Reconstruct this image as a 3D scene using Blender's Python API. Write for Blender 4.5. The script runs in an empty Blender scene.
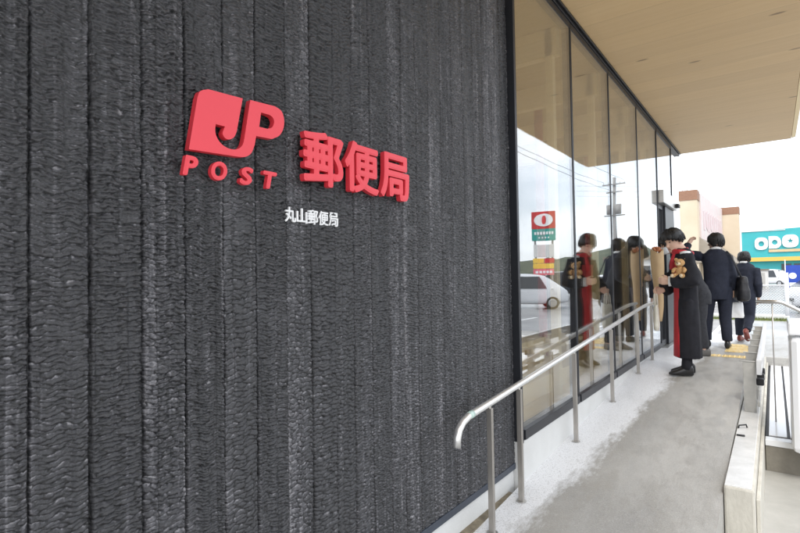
import bpy, bmesh, math, random
import numpy as np
from mathutils import Vector, Matrix, Euler, noise as mnoise
R = math.radians
random.seed(7); rng = np.random.default_rng(7)
S = bpy.context.scene
COL = S.collection

# ------------------------------------------------------------------ camera
cam_d = bpy.data.cameras.new('camera'); cam = bpy.data.objects.new('camera', cam_d); COL.objects.link(cam)
cam_d.sensor_width = 36; cam_d.lens = 22.5; cam_d.clip_start = 0.05; cam_d.clip_end = 3000
cam.matrix_world = Matrix(((.8013, .0270, .5977, 1.35), (.5980, -.0090, -.8015, 0.0), (-.0162, .99960, -.0234, 1.345), (0, 0, 0, 1)))
S.camera = cam

# ------------------------------------------------------------------ world, sun, exposure
SUN_EL, SUN_AZ = 55, 150          # azimuth from +Y towards +X
w = bpy.data.worlds.new('World'); S.world = w; w.use_nodes = True
nt = w.node_tree; nt.nodes.clear()
out = nt.nodes.new('ShaderNodeOutputWorld'); bg = nt.nodes.new('ShaderNodeBackground')
sky = nt.nodes.new('ShaderNodeTexSky'); sky.sky_type = 'NISHITA'; sky.sun_disc = False
sky.sun_elevation = R(SUN_EL); sky.sun_rotation = R(SUN_AZ); sky.dust_density = 2.5; sky.air_density = 1.0
tc = nt.nodes.new('ShaderNodeTexCoord'); mp = nt.nodes.new('ShaderNodeMapping'); mp.inputs['Scale'].default_value = (1.3, 1.3, 4.5)
ns = nt.nodes.new('ShaderNodeTexNoise'); ns.inputs['Scale'].default_value = 2.2; ns.inputs['Detail'].default_value = 5
cr = nt.nodes.new('ShaderNodeValToRGB'); cr.color_ramp.elements[0].position = .30; cr.color_ramp.elements[1].position = .62
cr.color_ramp.elements[0].color = (.45, .45, .45, 1); cr.color_ramp.elements[1].color = (.95, .95, .95, 1)
mx = nt.nodes.new('ShaderNodeMix'); mx.data_type = 'RGBA'; mx.inputs['B'].default_value = (8.6, 8.9, 9.3, 1)
L = nt.links.new
L(tc.outputs['Generated'], mp.inputs['Vector']); L(mp.outputs[0], ns.inputs['Vector']); L(ns.outputs[0], cr.inputs[0])
L(cr.outputs[0], mx.inputs['Factor']); L(sky.outputs[0], mx.inputs['A']); L(mx.outputs['Result'], bg.inputs['Color'])
bg.inputs['Strength'].default_value = .15; L(bg.outputs[0], out.inputs['Surface'])
sd = bpy.data.lights.new('sun', 'SUN'); sun = bpy.data.objects.new('sun', sd); COL.objects.link(sun)
sd.energy = 1.4; sd.angle = R(22); sd.color = (1, .96, .9)
az, el = R(SUN_AZ), R(SUN_EL)
sun.rotation_euler = Vector((math.sin(az) * math.cos(el), math.cos(az) * math.cos(el), math.sin(el))).to_track_quat('Z', 'Y').to_euler()
sun.location = (6, -6, 12)
vs = S.view_settings; vs.view_transform = 'Standard'; vs.look = 'None'; vs.gamma = 1; vs.exposure = 0.78
try: vs.use_curve_mapping = False
except Exception: pass
S.render.engine = 'CYCLES'; S.cycles.max_bounces = 8; S.cycles.transparent_max_bounces = 12; S.cycles.use_denoising = True

# ------------------------------------------------------------------ material helpers
def mat(name, col, rough=.6, metal=0.0, var=0.0, vscale=8.0, col2=None, bump=0.0, bscale=60.0, spec=.5, stretch=(1, 1, 1), emit=None, coat=0):
    m = bpy.data.materials.new(name); m.use_nodes = True
    t = m.node_tree; b = t.nodes['Principled BSDF']
    b.inputs['Base Color'].default_value = (*col, 1); b.inputs['Roughness'].default_value = rough
    b.inputs['Metallic'].default_value = metal; b.inputs['Specular IOR Level'].default_value = spec
    if coat: b.inputs['Coat Weight'].default_value = coat; b.inputs['Coat Roughness'].default_value = .06
    if var or col2 or bump:
        c = t.nodes.new('ShaderNodeTexCoord'); p = t.nodes.new('ShaderNodeMapping'); p.inputs['Scale'].default_value = stretch
        t.links.new(c.outputs['Object'], p.inputs[0])
    if var or col2:
        n = t.nodes.new('ShaderNodeTexNoise'); n.inputs['Scale'].default_value = vscale; n.inputs['Detail'].default_value = 6; n.inputs['Roughness'].default_value = .6
        t.links.new(p.outputs[0], n.inputs['Vector'])
        r = t.nodes.new('ShaderNodeValToRGB'); r.color_ramp.elements[0].position = .32; r.color_ramp.elements[1].position = .68
        c2 = col2 or tuple(min(1, x * (1 + var)) for x in col); c1 = col if col2 else tuple(x * (1 - var) for x in col)
        r.color_ramp.elements[0].color = (*c1, 1); r.color_ramp.elements[1].color = (*c2, 1)
        t.links.new(n.outputs[0], r.inputs[0]); t.links.new(r.outputs[0], b.inputs['Base Color'])
    if bump:
        n2 = t.nodes.new('ShaderNodeTexNoise'); n2.inputs['Scale'].default_value = bscale; n2.inputs['Detail'].default_value = 5
        t.links.new(p.outputs[0], n2.inputs['Vector'])
        bp = t.nodes.new('ShaderNodeBump'); bp.inputs['Strength'].default_value = bump; bp.inputs['Distance'].default_value = .01
        t.links.new(n2.outputs[0], bp.inputs['Height']); t.links.new(bp.outputs[0], b.inputs['Normal'])
    return m

class NG:                                      # tiny node-graph writer
    def __init__(s, name):
        s.m = bpy.data.materials.new(name); s.m.use_nodes = True; s.t = s.m.node_tree; s.b = s.t.nodes['Principled BSDF']
    def n(s, typ, **k):
        x = s.t.nodes.new('ShaderNode' + typ)
        for a, v in k.items(): setattr(x, a, v)
        return x
    def l(s, a, b): s.t.links.new(a, b)
    def val(s, x, sock):
        if hasattr(x, 'is_output'): s.l(x, sock)
        else: sock.default_value = x
    def math(s, op, a, b=0.0, c=None, clamp=False):
        x = s.n('Math', operation=op, use_clamp=clamp); s.val(a, x.inputs[0]); s.val(b, x.inputs[1])
        if c is not None: s.val(c, x.inputs[2])
        return x.outputs[0]
    def noise(s, vec, scale, detail=4, rough=.55):
        x = s.n('TexNoise'); x.inputs['Scale'].default_value = scale; x.inputs['Detail'].default_value = detail; x.inputs['Roughness'].default_value = rough
        s.l(vec, x.inputs['Vector']); return x.outputs[0]
    def ramp(s, v, *stops):
        x = s.n('ValToRGB'); e = x.color_ramp.elements
        while len(e) < len(stops): e.new(.5)
        for q, (p, c) in zip(e, stops): q.position = p; q.color = (*c, 1) if len(c) == 3 else c
        s.l(v, x.inputs[0]); return x.outputs[0]
    def map(s, scale=(1, 1, 1), kind='Object'):
        c = s.n('TexCoord'); p = s.n('Mapping'); p.inputs['Scale'].default_value = scale; s.l(c.outputs[kind], p.inputs[0]); return p.outputs[0]
    def mix(s, f, a, b):
        x = s.n('Mix', data_type='RGBA'); s.val(f, x.inputs['Factor'])
        for q, k in ((a, 'A'), (b, 'B')):
            if hasattr(q, 'is_output'): s.l(q, x.inputs[k])
            else: x.inputs[k].default_value = (*q, 1)
        return x.outputs['Result']
    def bump(s, h, strength, dist):
        x = s.n('Bump'); x.inputs['Strength'].default_value = strength; x.inputs['Distance'].default_value = dist
        s.l(h, x.inputs['Height']); s.l(x.outputs[0], s.b.inputs['Normal'])

def charred_mat():
    g = NG('charred_cedar')
    c = g.n('Attribute', attribute_name='crack').outputs['Fac']; tn = g.n('Attribute', attribute_name='tone').outputs['Fac']
    v = g.map(); fine = g.noise(v, 420, 3); mid = g.noise(v, 260, 4, .7)
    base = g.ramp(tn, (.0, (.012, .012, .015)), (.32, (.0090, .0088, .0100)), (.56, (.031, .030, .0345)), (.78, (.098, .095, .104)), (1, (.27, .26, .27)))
    ash = g.mix(g.math('MULTIPLY', fine, .35), base, (.12, .12, .13))
    col = g.mix(c, (.003, .003, .0035), ash)
    g.l(col, g.b.inputs['Base Color'])
    g.l(g.ramp(mid, (.3, (.22,) * 3), (.7, (.46,) * 3)), g.b.inputs['Roughness'])
    g.b.inputs['Specular IOR Level'].default_value = .62
    h = g.math('ADD', g.math('MULTIPLY', fine, .5), mid); g.bump(h, .55, .004)
    return g.m

def ramp_mat():
    g = NG('ramp_concrete'); v = g.map()
    sx = g.n('SeparateXYZ'); g.l(v, sx.inputs[0])
    vb = g.map((1, .38, 1)); wob = g.noise(vb, 2.6, 6, .65); fin = g.noise(vb, 34, 5, .7); spk = g.noise(v, 130, 3, .6)
    e = g.math('ADD', g.math('MULTIPLY', sx.outputs[1], -.062), sx.outputs[0]); e = g.math('ADD', e, g.math('MULTIPLY', g.math('SUBTRACT', wob, .5), -.42))
    med = g.noise(vb, 11, 5, .7)
    e = g.math('ADD', e, g.math('MULTIPLY', g.math('SUBTRACT', med, .5), -.22))
    e = g.math('ADD', e, g.math('MULTIPLY', g.math('SUBTRACT', fin, .5), -.20))
    band = g.ramp(e, (.045, (1, 1, 1)), (.165, (0, 0, 0))); rim = g.ramp(e, (.10, (0, 0, 0)), (.16, (.5, .5, .5)), (.30, (0, 0, 0)))
    big = g.noise(vb, 1.6, 6, .62); pat = g.noise(vb, 6.5, 6, .68); agg = g.noise(v, 260, 2, .5)
    grey = g.ramp(big, (.32, (.25, .246, .236)), (.46, (.345, .338, .32)), (.58, (.405, .396, .375)), (.72, (.47, .462, .44)))
    damp = g.ramp(pat, (.46, (0, 0, 0)), (.58, (1, 1, 1)))
    grey = g.mix(g.math('MULTIPLY', damp, .30), grey, (.20, .195, .18))
    grey = g.mix(g.ramp(spk, (.50, (0, 0, 0)), (.70, (.45, .45, .45))), grey, (.50, .50, .485))
    grey = g.mix(g.ramp(agg, (.52, (0, 0, 0)), (.72, (.5, .5, .5))), grey, (.14, .14, .135))
    grey = g.mix(g.math('MULTIPLY', rim, big), grey, (.27, .24, .19))
    white = g.mix(g.ramp(spk, (.52, (0, 0, 0)), (.66, (1, 1, 1))), (.73, .74, .755), (.46, .46, .46))
    col = g.mix(band, grey, white); g.l(col, g.b.inputs['Base Color'])
    g.l(g.ramp(pat, (.35, (.62,) * 3), (.6, (.30,) * 3)), g.b.inputs['Roughness'])
    g.bump(g.math('ADD', fin, g.math('MULTIPLY', spk, .6)), .35, .006)
    return g.m

def wood_mat(name, c1, c2, axis='X', scale=1.0, knots=True, rough=.5, planks=.0):
    g = NG(name)
    sc = {'X': (.55, 7, 7), 'Y': (7, .55, 7), 'Z': (7, 7, .55)}[axis]
    v = g.map(tuple(q * scale for q in sc)); grain = g.noise(v, 3.0, 7, .6)
    v2 = g.map(tuple(q * scale * 4 for q in sc)); fine = g.noise(v2, 5, 4, .6)
    v0 = g.map(); big = g.noise(v0, .8, 2)
    f = g.math('ADD', g.math('MULTIPLY', grain, .7), g.math('MULTIPLY', fine, .3))
    col = g.ramp(f, (.3, c1), (.7, c2))
    col = g.mix(g.math('MULTIPLY', big, .35), col, tuple(x * .8 for x in c1))
    if planks:
        s = g.n('SeparateXYZ'); g.l(v0, s.inputs[0]); q = s.outputs['Y' if axis == 'X' else 'X']
        idx = g.math('FLOOR', g.math('DIVIDE', q, planks)); wn = g.n('TexWhiteNoise', noise_dimensions='1D'); g.l(idx, wn.inputs['W'])
        col = g.mix(g.math('MULTIPLY', wn.outputs[0], .16), col, (.40, .27, .15))
        fr = g.math('FRACT', g.math('DIVIDE', q, planks)); ln = g.math('LESS_THAN', fr, .012)
        col = g.mix(g.math('MULTIPLY', ln, .35), col, (.16, .1, .05))
    if knots:
        kv = g.map({'X': (1.2, 4.0, 3), 'Y': (4.0, 1.2, 3), 'Z': (4.0, 4.0, 1.2)}[axis])
        vo = g.n('TexVoronoi'); vo.inputs['Scale'].default_value = 1.0; g.l(kv, vo.inputs['Vector'])
        kn = g.ramp(vo.outputs['Distance'], (.045, (1, 1, 1)), (.085, (0, 0, 0)))
        col = g.mix(g.math('MULTIPLY', kn, .75), col, (.14, .075, .035))
    g.l(col, g.b.inputs['Base Color']); g.b.inputs['Roughness'].default_value = rough
    g.bump(f, .12, .003)
    return g.m

def glass_mat():
    m = bpy.data.materials.new('coated_glass'); m.use_nodes = True; t = m.node_tree; t.nodes.clear()
    o = t.nodes.new('ShaderNodeOutputMaterial'); tr = t.nodes.new('ShaderNodeBsdfTransparent'); gl = t.nodes.new('ShaderNodeBsdfGlossy')
    tr.inputs[0].default_value = (.95, .96, .95, 1); gl.inputs['Roughness'].default_value = 0.0; gl.inputs[0].default_value = (.96, .98, 1, 1)
    ge = t.nodes.new('ShaderNodeNewGeometry'); dp = t.nodes.new('ShaderNodeVectorMath'); dp.operation = 'DOT_PRODUCT'
    t.links.new(ge.outputs['Normal'], dp.inputs[0]); t.links.new(ge.outputs['Incoming'], dp.inputs[1])
    def M(op, a, b):
        x = t.nodes.new('ShaderNodeMath'); x.operation = op
        for q, s in ((a, 0), (b, 1)):
            if hasattr(q, 'is_output'): t.links.new(q, x.inputs[s])
            elif q is not None: x.inputs[s].default_value = q
        return x.outputs[0]
    tcg = t.nodes.new('ShaderNodeTexCoord'); nz = t.nodes.new('ShaderNodeTexNoise'); nz.inputs['Scale'].default_value = 1.1; nz.inputs['Detail'].default_value = 1; t.links.new(tcg.outputs['Object'], nz.inputs['Vector']); bpn = t.nodes.new('ShaderNodeBump'); bpn.inputs['Strength'].default_value = .10; bpn.inputs['Distance'].default_value = .012; t.links.new(nz.outputs[0], bpn.inputs['Height']); t.links.new(bpn.outputs[0], gl.inputs['Normal'])
    c = M('ABSOLUTE', dp.outputs['Value'], None); f = M('POWER', M('SUBTRACT', 1.0, c), 3.2); f = M('ADD', M('MULTIPLY', f, .90), .12)
    mxx = t.nodes.new('ShaderNodeMixShader'); t.links.new(f, mxx.inputs[0]); t.links.new(tr.outputs[0], mxx.inputs[1]); t.links.new(gl.outputs[0], mxx.inputs[2])
    t.links.new(mxx.outputs[0], o.inputs[0]); return m

MT = dict(
    char=charred_mat(), ramp=ramp_mat(), glass=glass_mat(),
    soffit=wood_mat('soffit_wood', (.67, .465, .235), (.75, .545, .295), 'X', .8, True, .5, .34),
    pine=wood_mat('pale_pine', (.76, .58, .30), (.84, .68, .39), 'Y', 1.5, False, .45),
    panel=wood_mat('inner_wood_panel', (.52, .36, .17), (.62, .46, .245), 'Z', 1.2, True, .5),
    frame=mat('dark_aluminium', (.028, .030, .036), .38, .3, spec=.5, var=.08),
    trim=mat('navy_steel_trim', (.045, .055, .075), .4, .2, var=.1),
    plinth=mat('painted_plinth', (.60, .60, .585), .75, var=.06, vscale=3, bump=.15, bscale=90),
    soil=mat('dry_mortar_soil', (.20, .17, .12), .95, var=.35, vscale=20, bump=.6),
    red=mat('red_enamel', (.76, .047, .068), .42, var=.03, vscale=3), white_l=mat('white_enamel', (.80, .80, .80), .4, var=.02),
    steel=mat('brushed_steel', (.58, .565, .54), .34, .95, var=.07, vscale=14, stretch=(1, 1, 5)),
    railwhite=mat('polished_rail', (.80, .80, .79), .30, .7, var=.03),
    post=mat('worn_steel_post', (.43, .405, .375), .42, .8, var=.12, vscale=30, stretch=(1, 1, .2)),
    asphalt=mat('wet_pale_asphalt', (.24, .24, .245), .25, col2=(.40, .40, .395), vscale=.7, bump=.12, bscale=50),
    lowfloor=mat('lower_concrete', (.33, .325, .30), .55, col2=(.46, .45, .42), vscale=2.2, bump=.2, bscale=80),
    kerbtop=mat('wet_kerb_concrete', (.56, .56, .55), .20, col2=(.70, .70, .69), vscale=6, bump=.12, bscale=70),
    kerbside=mat('old_kerb_concrete', (.42, .40, .35), .8, col2=(.56, .54, .48), vscale=7, bump=.4, bscale=50, stretch=(1, 1, .4)),
    brownwall=mat('shaded_brown_concrete', (.16, .145, .12), .75, col2=(.24, .22, .18), vscale=5, bump=.3),  # dark brown has the shade on the ledge's front face put into it
    plate=mat('galvanised_plate', (.40, .395, .375), .55, .3, col2=(.52, .51, .48), vscale=9),
    whitepaint=mat('white_gloss_paint', (.78, .79, .81), .25, var=.02, vscale=2, coat=.3),
    black=mat('black_rubber', (.015, .015, .017), .6, var=.2),
    yellow=mat('tactile_yellow', (.66, .46, .15), .45, col2=(.76, .62, .34), vscale=14),
    skin=mat('skin', (.62, .40, .29), .5, col2=(.70, .46, .35), vscale=12, spec=.4), hair=mat('black_hair', (.010, .009, .009), .42, var=.5, vscale=60, stretch=(1, 1, .15), bump=.5, bscale=160),
    navy=mat('navy_wool', (.014, .017, .030), .8, var=.2, vscale=30, bump=.2, bscale=350, spec=.3), charcoal=mat('charcoal_wool', (.030, .031, .036), .85, var=.2, vscale=30, bump=.2, bscale=350, spec=.3),
    robe=mat('black_robe_cloth', (.013, .013, .017), .85, var=.25, vscale=14, bump=.2, bscale=300, spec=.3), lining=mat('crimson_lining', (.42, .012, .022), .6, var=.12, vscale=9),
    shirt=mat('white_shirt', (.78, .78, .78), .8, var=.03), mask=mat('white_mask', (.74, .77, .80), .8, var=.03), eye=mat('dark_eye', (.01, .008, .007), .2), lip=mat('lip', (.45, .17, .15), .5),
    shoe=mat('black_leather', (.012, .012, .013), .3, var=.2), brownshoe=mat('russet_leather', (.18, .035, .025), .4, var=.2), greyshoe=mat('grey_leather', (.10, .095, .09), .45, var=.2),
    bag=mat('black_nylon', (.011, .011, .014), .55, var=.3, vscale=20, bump=.2), tote=mat('cream_canvas', (.70, .67, .58), .85, var=.06, vscale=20, bump=.2, bscale=400),
    kraft=mat('kraft_paper', (.44, .30, .16), .7, col2=(.55, .39, .22), vscale=9, bump=.25, bscale=30, stretch=(1, 1, .3)),
    bear=mat('tan_plush', (.55, .30, .12), .95, col2=(.70, .44, .20), vscale=40, bump=.6, bscale=220), plush2=mat('cream_plush', (.76, .62, .42), .95, var=.08, bump=.5, bscale=220),
    rust=mat('reddish_dried_flowers', (.36, .12, .05), .8, col2=(.52, .22, .10), vscale=30, bump=.5),
    teal=mat('teal_cladding', (.03, .33, .35), .5, col2=(.04, .38, .40), vscale=.5), amber=mat('amber_stripe', (.70, .43, .09), .5, var=.05), tan=mat('tan_lettering_band', (.62, .36, .18), .6, col2=(.70, .48, .28), vscale=.9),
    cream=mat('cream_render', (.56, .47, .34), .8, col2=(.62, .53, .40), vscale=.6), capbrown=mat('brown_cap', (.27, .145, .09), .7, var=.1), fascia=mat('faded_fascia', (.60, .57, .55), .6, col2=(.62, .50, .49), vscale=.8),
    slate=mat('grey_brown_roof', (.17, .145, .11), .7, col2=(.23, .20, .16), vscale=1), darkwin=mat('dark_window', (.03, .035, .04), .12, spec=.7), lightwall=mat('light_wall', (.62, .62, .60), .8, var=.06, vscale=1),
    wire=mat('galvanised_wire', (.42, .43, .43), .5, .6), carw=mat('white_car_paint', (.66, .67, .69), .22, var=.01, coat=.6), card=mat('dark_car_paint', (.03, .035, .045), .2, var=.05, coat=.6), tyre=mat('tyre_rubber', (.016, .016, .017), .8, var=.2), rim=mat('alloy_rim', (.45, .46, .47), .3, .8), lamp=mat('lamp_lens', (.75, .76, .78), .08, spec=.8), tail=mat('red_lens', (.45, .02, .02), .15),
    blue=mat('blue_banner_cloth', (.02, .06, .36), .7, var=.1), grass=mat('verge_grass', (.085, .12, .03), .9, col2=(.15, .17, .05), vscale=12), hill=mat('wooded_hill', (.045, .06, .035), .95, col2=(.10, .11, .07), vscale=.05), pole=mat('concrete_pole', (.30, .29, .28), .8, var=.1),
    sgnred=mat('sign_red', (.52, .03, .035), .5, var=.04), sgnteal=mat('sign_teal', (.02, .30, .26), .5, var=.04), sgnpink=mat('sign_pink', (.70, .16, .20), .5, var=.04), sgnyel=mat('sign_yellow', (.80, .52, .08), .5, var=.04), darkwall=mat('dark_inner_wall', (.075, .062, .050), .7, var=.15, vscale=2), postred=mat('interior_red_post', (.42, .035, .03), .45, var=.05))

# ------------------------------------------------------------------ mesh helpers
class MB:
    def __init__(s): s.v = []; s.f = []; s.mi = []
    def add(s, vs_, fs_, mi=0):
        o = len(s.v); s.v += [tuple(q) for q in vs_]; s.f += [tuple(i + o for i in f) for f in fs_]; s.mi += [mi] * len(fs_); return s
    def box(s, x0, x1, y0, y1, z0, z1, mi=0):
        return s.add([(x0, y0, z0), (x1, y0, z0), (x1, y1, z0), (x0, y1, z0), (x0, y0, z1), (x1, y0, z1), (x1, y1, z1), (x0, y1, z1)],
                     [(0, 3, 2, 1), (4, 5, 6, 7), (0, 1, 5, 4), (1, 2, 6, 5), (2, 3, 7, 6), (3, 0, 4, 7)], mi)
    def hexa(s, p, mi=0): return s.add(p, [(0, 3, 2, 1), (4, 5, 6, 7), (0, 1, 5, 4), (1, 2, 6, 5), (2, 3, 7, 6), (3, 0, 4, 7)], mi)
    def rings(s, rs, mi=0, cap=True):
        n = len(rs[0]); vs_ = [q for r in rs for q in r]; fs_ = []
        for k in range(len(rs) - 1):
            for i in range(n): j = (i + 1) % n; fs_.append((k * n + i, k * n + j, (k + 1) * n + j, (k + 1) * n + i))
        if cap: fs_.append(tuple(range(n - 1, -1, -1))); fs_.append(tuple((len(rs) - 1) * n + i for i in range(n)))
        return s.add(vs_, fs_, mi)
    def tube(s, pts, rad, n=12, mi=0, flat=1.0, cap=True):
        P = [Vector(p) for p in pts]; rad = rad if hasattr(rad, '__len__') else [rad] * len(P)
        T = [(P[min(i + 1, len(P) - 1)] - P[max(i - 1, 0)]).normalized() for i in range(len(P))]
        up = Vector((0, 0, 1)) if abs(T[0].z) < .9 else Vector((0, 1, 0)); a = T[0].cross(up).normalized(); rs = []
        for p, t, r in zip(P, T, rad):
            a = (a - t * a.dot(t)).normalized(); b = t.cross(a)
            rs.append([p + (a * math.cos(q) + b * math.sin(q) * flat) * r for q in (2 * math.pi * k / n for k in range(n))])
        return s.rings(rs, mi, cap)
    def ell(s, c, r, mi=0, nu=14, nv=9, M=None):
        rs = []
        for k in range(nv + 1):
            ph = -math.pi / 2 + math.pi * (k + .02) / (nv + .04); ring = []
            for i in range(nu):
                th = 2 * math.pi * i / nu; p = Vector((r[0] * math.cos(ph) * math.cos(th), r[1] * math.cos(ph) * math.sin(th), r[2] * math.sin(ph)))
                if M is not None: p = M @ p
                ring.append(p + Vector(c))
            rs.append(ring)
        return s.rings(rs, mi)
    def prism(s, poly, fn, d0, d1, mi=0):         # poly of (a,b); fn(a,b,d) -> xyz
        n = len(poly); vs_ = [fn(a, b, d0) for a, b in poly] + [fn(a, b, d1) for a, b in poly]
        return s.add(vs_, [tuple(range(n - 1, -1, -1)), tuple(range(n, 2 * n))] + [(i, (i + 1) % n, n + (i + 1) % n, n + i) for i in range(n)], mi)
    def mesh(s, name, mats, off=(0, 0, 0)):
        me = bpy.data.meshes.new(name); ox, oy, oz = off
        me.from_pydata([(x - ox, y - oy, z - oz) for x, y, z in s.v], [], s.f)
        for m in (mats if isinstance(mats, (list, tuple)) else [mats]): me.materials.append(m)
        if any(s.mi): me.polygons.foreach_set('material_index', s.mi)
        bm = bmesh.new(); bm.from_mesh(me); bmesh.ops.recalc_face_normals(bm, faces=bm.faces); bm.to_mesh(me); bm.free()
        return me
    def build(s, name, mats, parent=None, smooth=False, bevel=0, local=False):
        off = (0, 0, 0) if (parent is None or local) else wloc(parent)
        me = s.mesh(name, mats, off); return link(name, me, parent, smooth, bevel)
def wloc(o):
    v = Vector(o.location)
    while o.parent: o = o.parent; v += Vector(o.location)
    return v
def link(name, me, parent=None, smooth=False, bevel=0):
    o = bpy.data.objects.new(name, me); COL.objects.link(o)
    if parent: o.parent = parent
    if smooth: me.polygons.foreach_set('use_smooth', [True] * len(me.polygons))
    if bevel:
        b = o.modifiers.new('bevel', 'BEVEL'); b.width = bevel; b.segments = 2; b.limit_method = 'ANGLE'; b.angle_limit = R(40)
    return o
def fused(mb, voxel, smooth=2, wrinkle=0.0, wscale=(9, 9, 5), name='fused', mats=None):
    me = mb.mesh(name, mats or [])
    o = bpy.data.objects.new('tmp', me); COL.objects.link(o)
    r = o.modifiers.new('r', 'REMESH'); r.mode = 'VOXEL'; r.voxel_size = voxel
    if smooth: q = o.modifiers.new('s', 'SMOOTH'); q.iterations = smooth; q.factor = .5
    dg = bpy.context.evaluated_depsgraph_get(); dg.update()
    m2 = bpy.data.meshes.new_from_object(o.evaluated_get(dg)); m2.name = name
    bpy.data.objects.remove(o); bpy.data.meshes.remove(me)
    m2.materials.clear()
    for m in (mats if isinstance(mats, (list, tuple)) else [mats]): m2.materials.append(m)
    if wrinkle:
        for v in m2.vertices:
            q = Vector((v.co.x * wscale[0], v.co.y * wscale[1], v.co.z * wscale[2]))
            h = mnoise.noise(q) + .5 * mnoise.noise(q * 2.1 + Vector((3, 1, 7)))
            v.co += v.normal * h * wrinkle
    m2.polygons.foreach_set('use_smooth', [True] * len(m2.polygons)); return m2
def tag(o, label=None, cat=None, group=None, kind=None):
    if label: o['label'] = label
    if cat: o['category'] = cat
    if group: o['group'] = group
    if kind: o['kind'] = kind
    return o
def thing(name, label, cat, loc=(0, 0, 0), group=None, rz=0.0):
    o = bpy.data.objects.new(name, None); COL.objects.link(o); o.location = loc; o.rotation_euler = (0, 0, rz); o.empty_display_size = .2
    return tag(o, label, cat, group)
def box(name, m, parent, x0, x1, y0, y1, z0, z1, bevel=0.0): return MB().box(x0, x1, y0, y1, z0, z1).build(name, m, parent, bevel=bevel)
def structure(o): o['kind'] = 'structure'; return o

# ------------------------------------------------------------------ dimensions
GX = .04                       # glass plane
GY = [2.985, 4.17, 5.36, 6.67, 7.95, 9.28]
SILL, HEAD, LAND = .305, 3.5, .29
def rz_(y): return max(0.0, min(LAND, (y - 2.35) * .0705))
LOW = -.25

# ------------------------------------------------------------------ ground
g = MB().add([(-700, -300, LOW), (1500, -300, LOW), (1500, 1500, LOW), (-700, 1500, LOW)], [(0, 1, 2, 3)]); structure(g.build('ground', MT['asphalt']))
structure(MB().box(1.085, 6, -4, 5.0, LOW - .1, LOW + .004).build('lower_pavement', MT['lowfloor']))
p = MB(); ys = [-4, 0, 1.5] + [2.2 + .1 * i for i in range(45)] + [6.8, 7.5, 8.2, 9.0]
rs = []
for y in ys: z = rz_(y); rs.append([(.05, y, z), (1.085, y, z), (1.085, y, LOW - .2), (.05, y, LOW - .2)])
p.rings(rs); structure(p.build('ramp_path', MT['ramp']))
structure(MB().box(-.6, 2.4, 9.002, 11.9, LOW - .1, .12).build('lower_step', MT['ramp'], bevel=.01))
structure(MB().box(.0, .0499, -4, 2.9, LOW, .012).build('gravel_strip', MT['soil']))

# ------------------------------------------------------------------ the post office building
PO = thing('post_office', 'post office with charred black timber wall, tall glazing and wooden eave along the ramp', 'building', (0, 0, 0))
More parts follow.
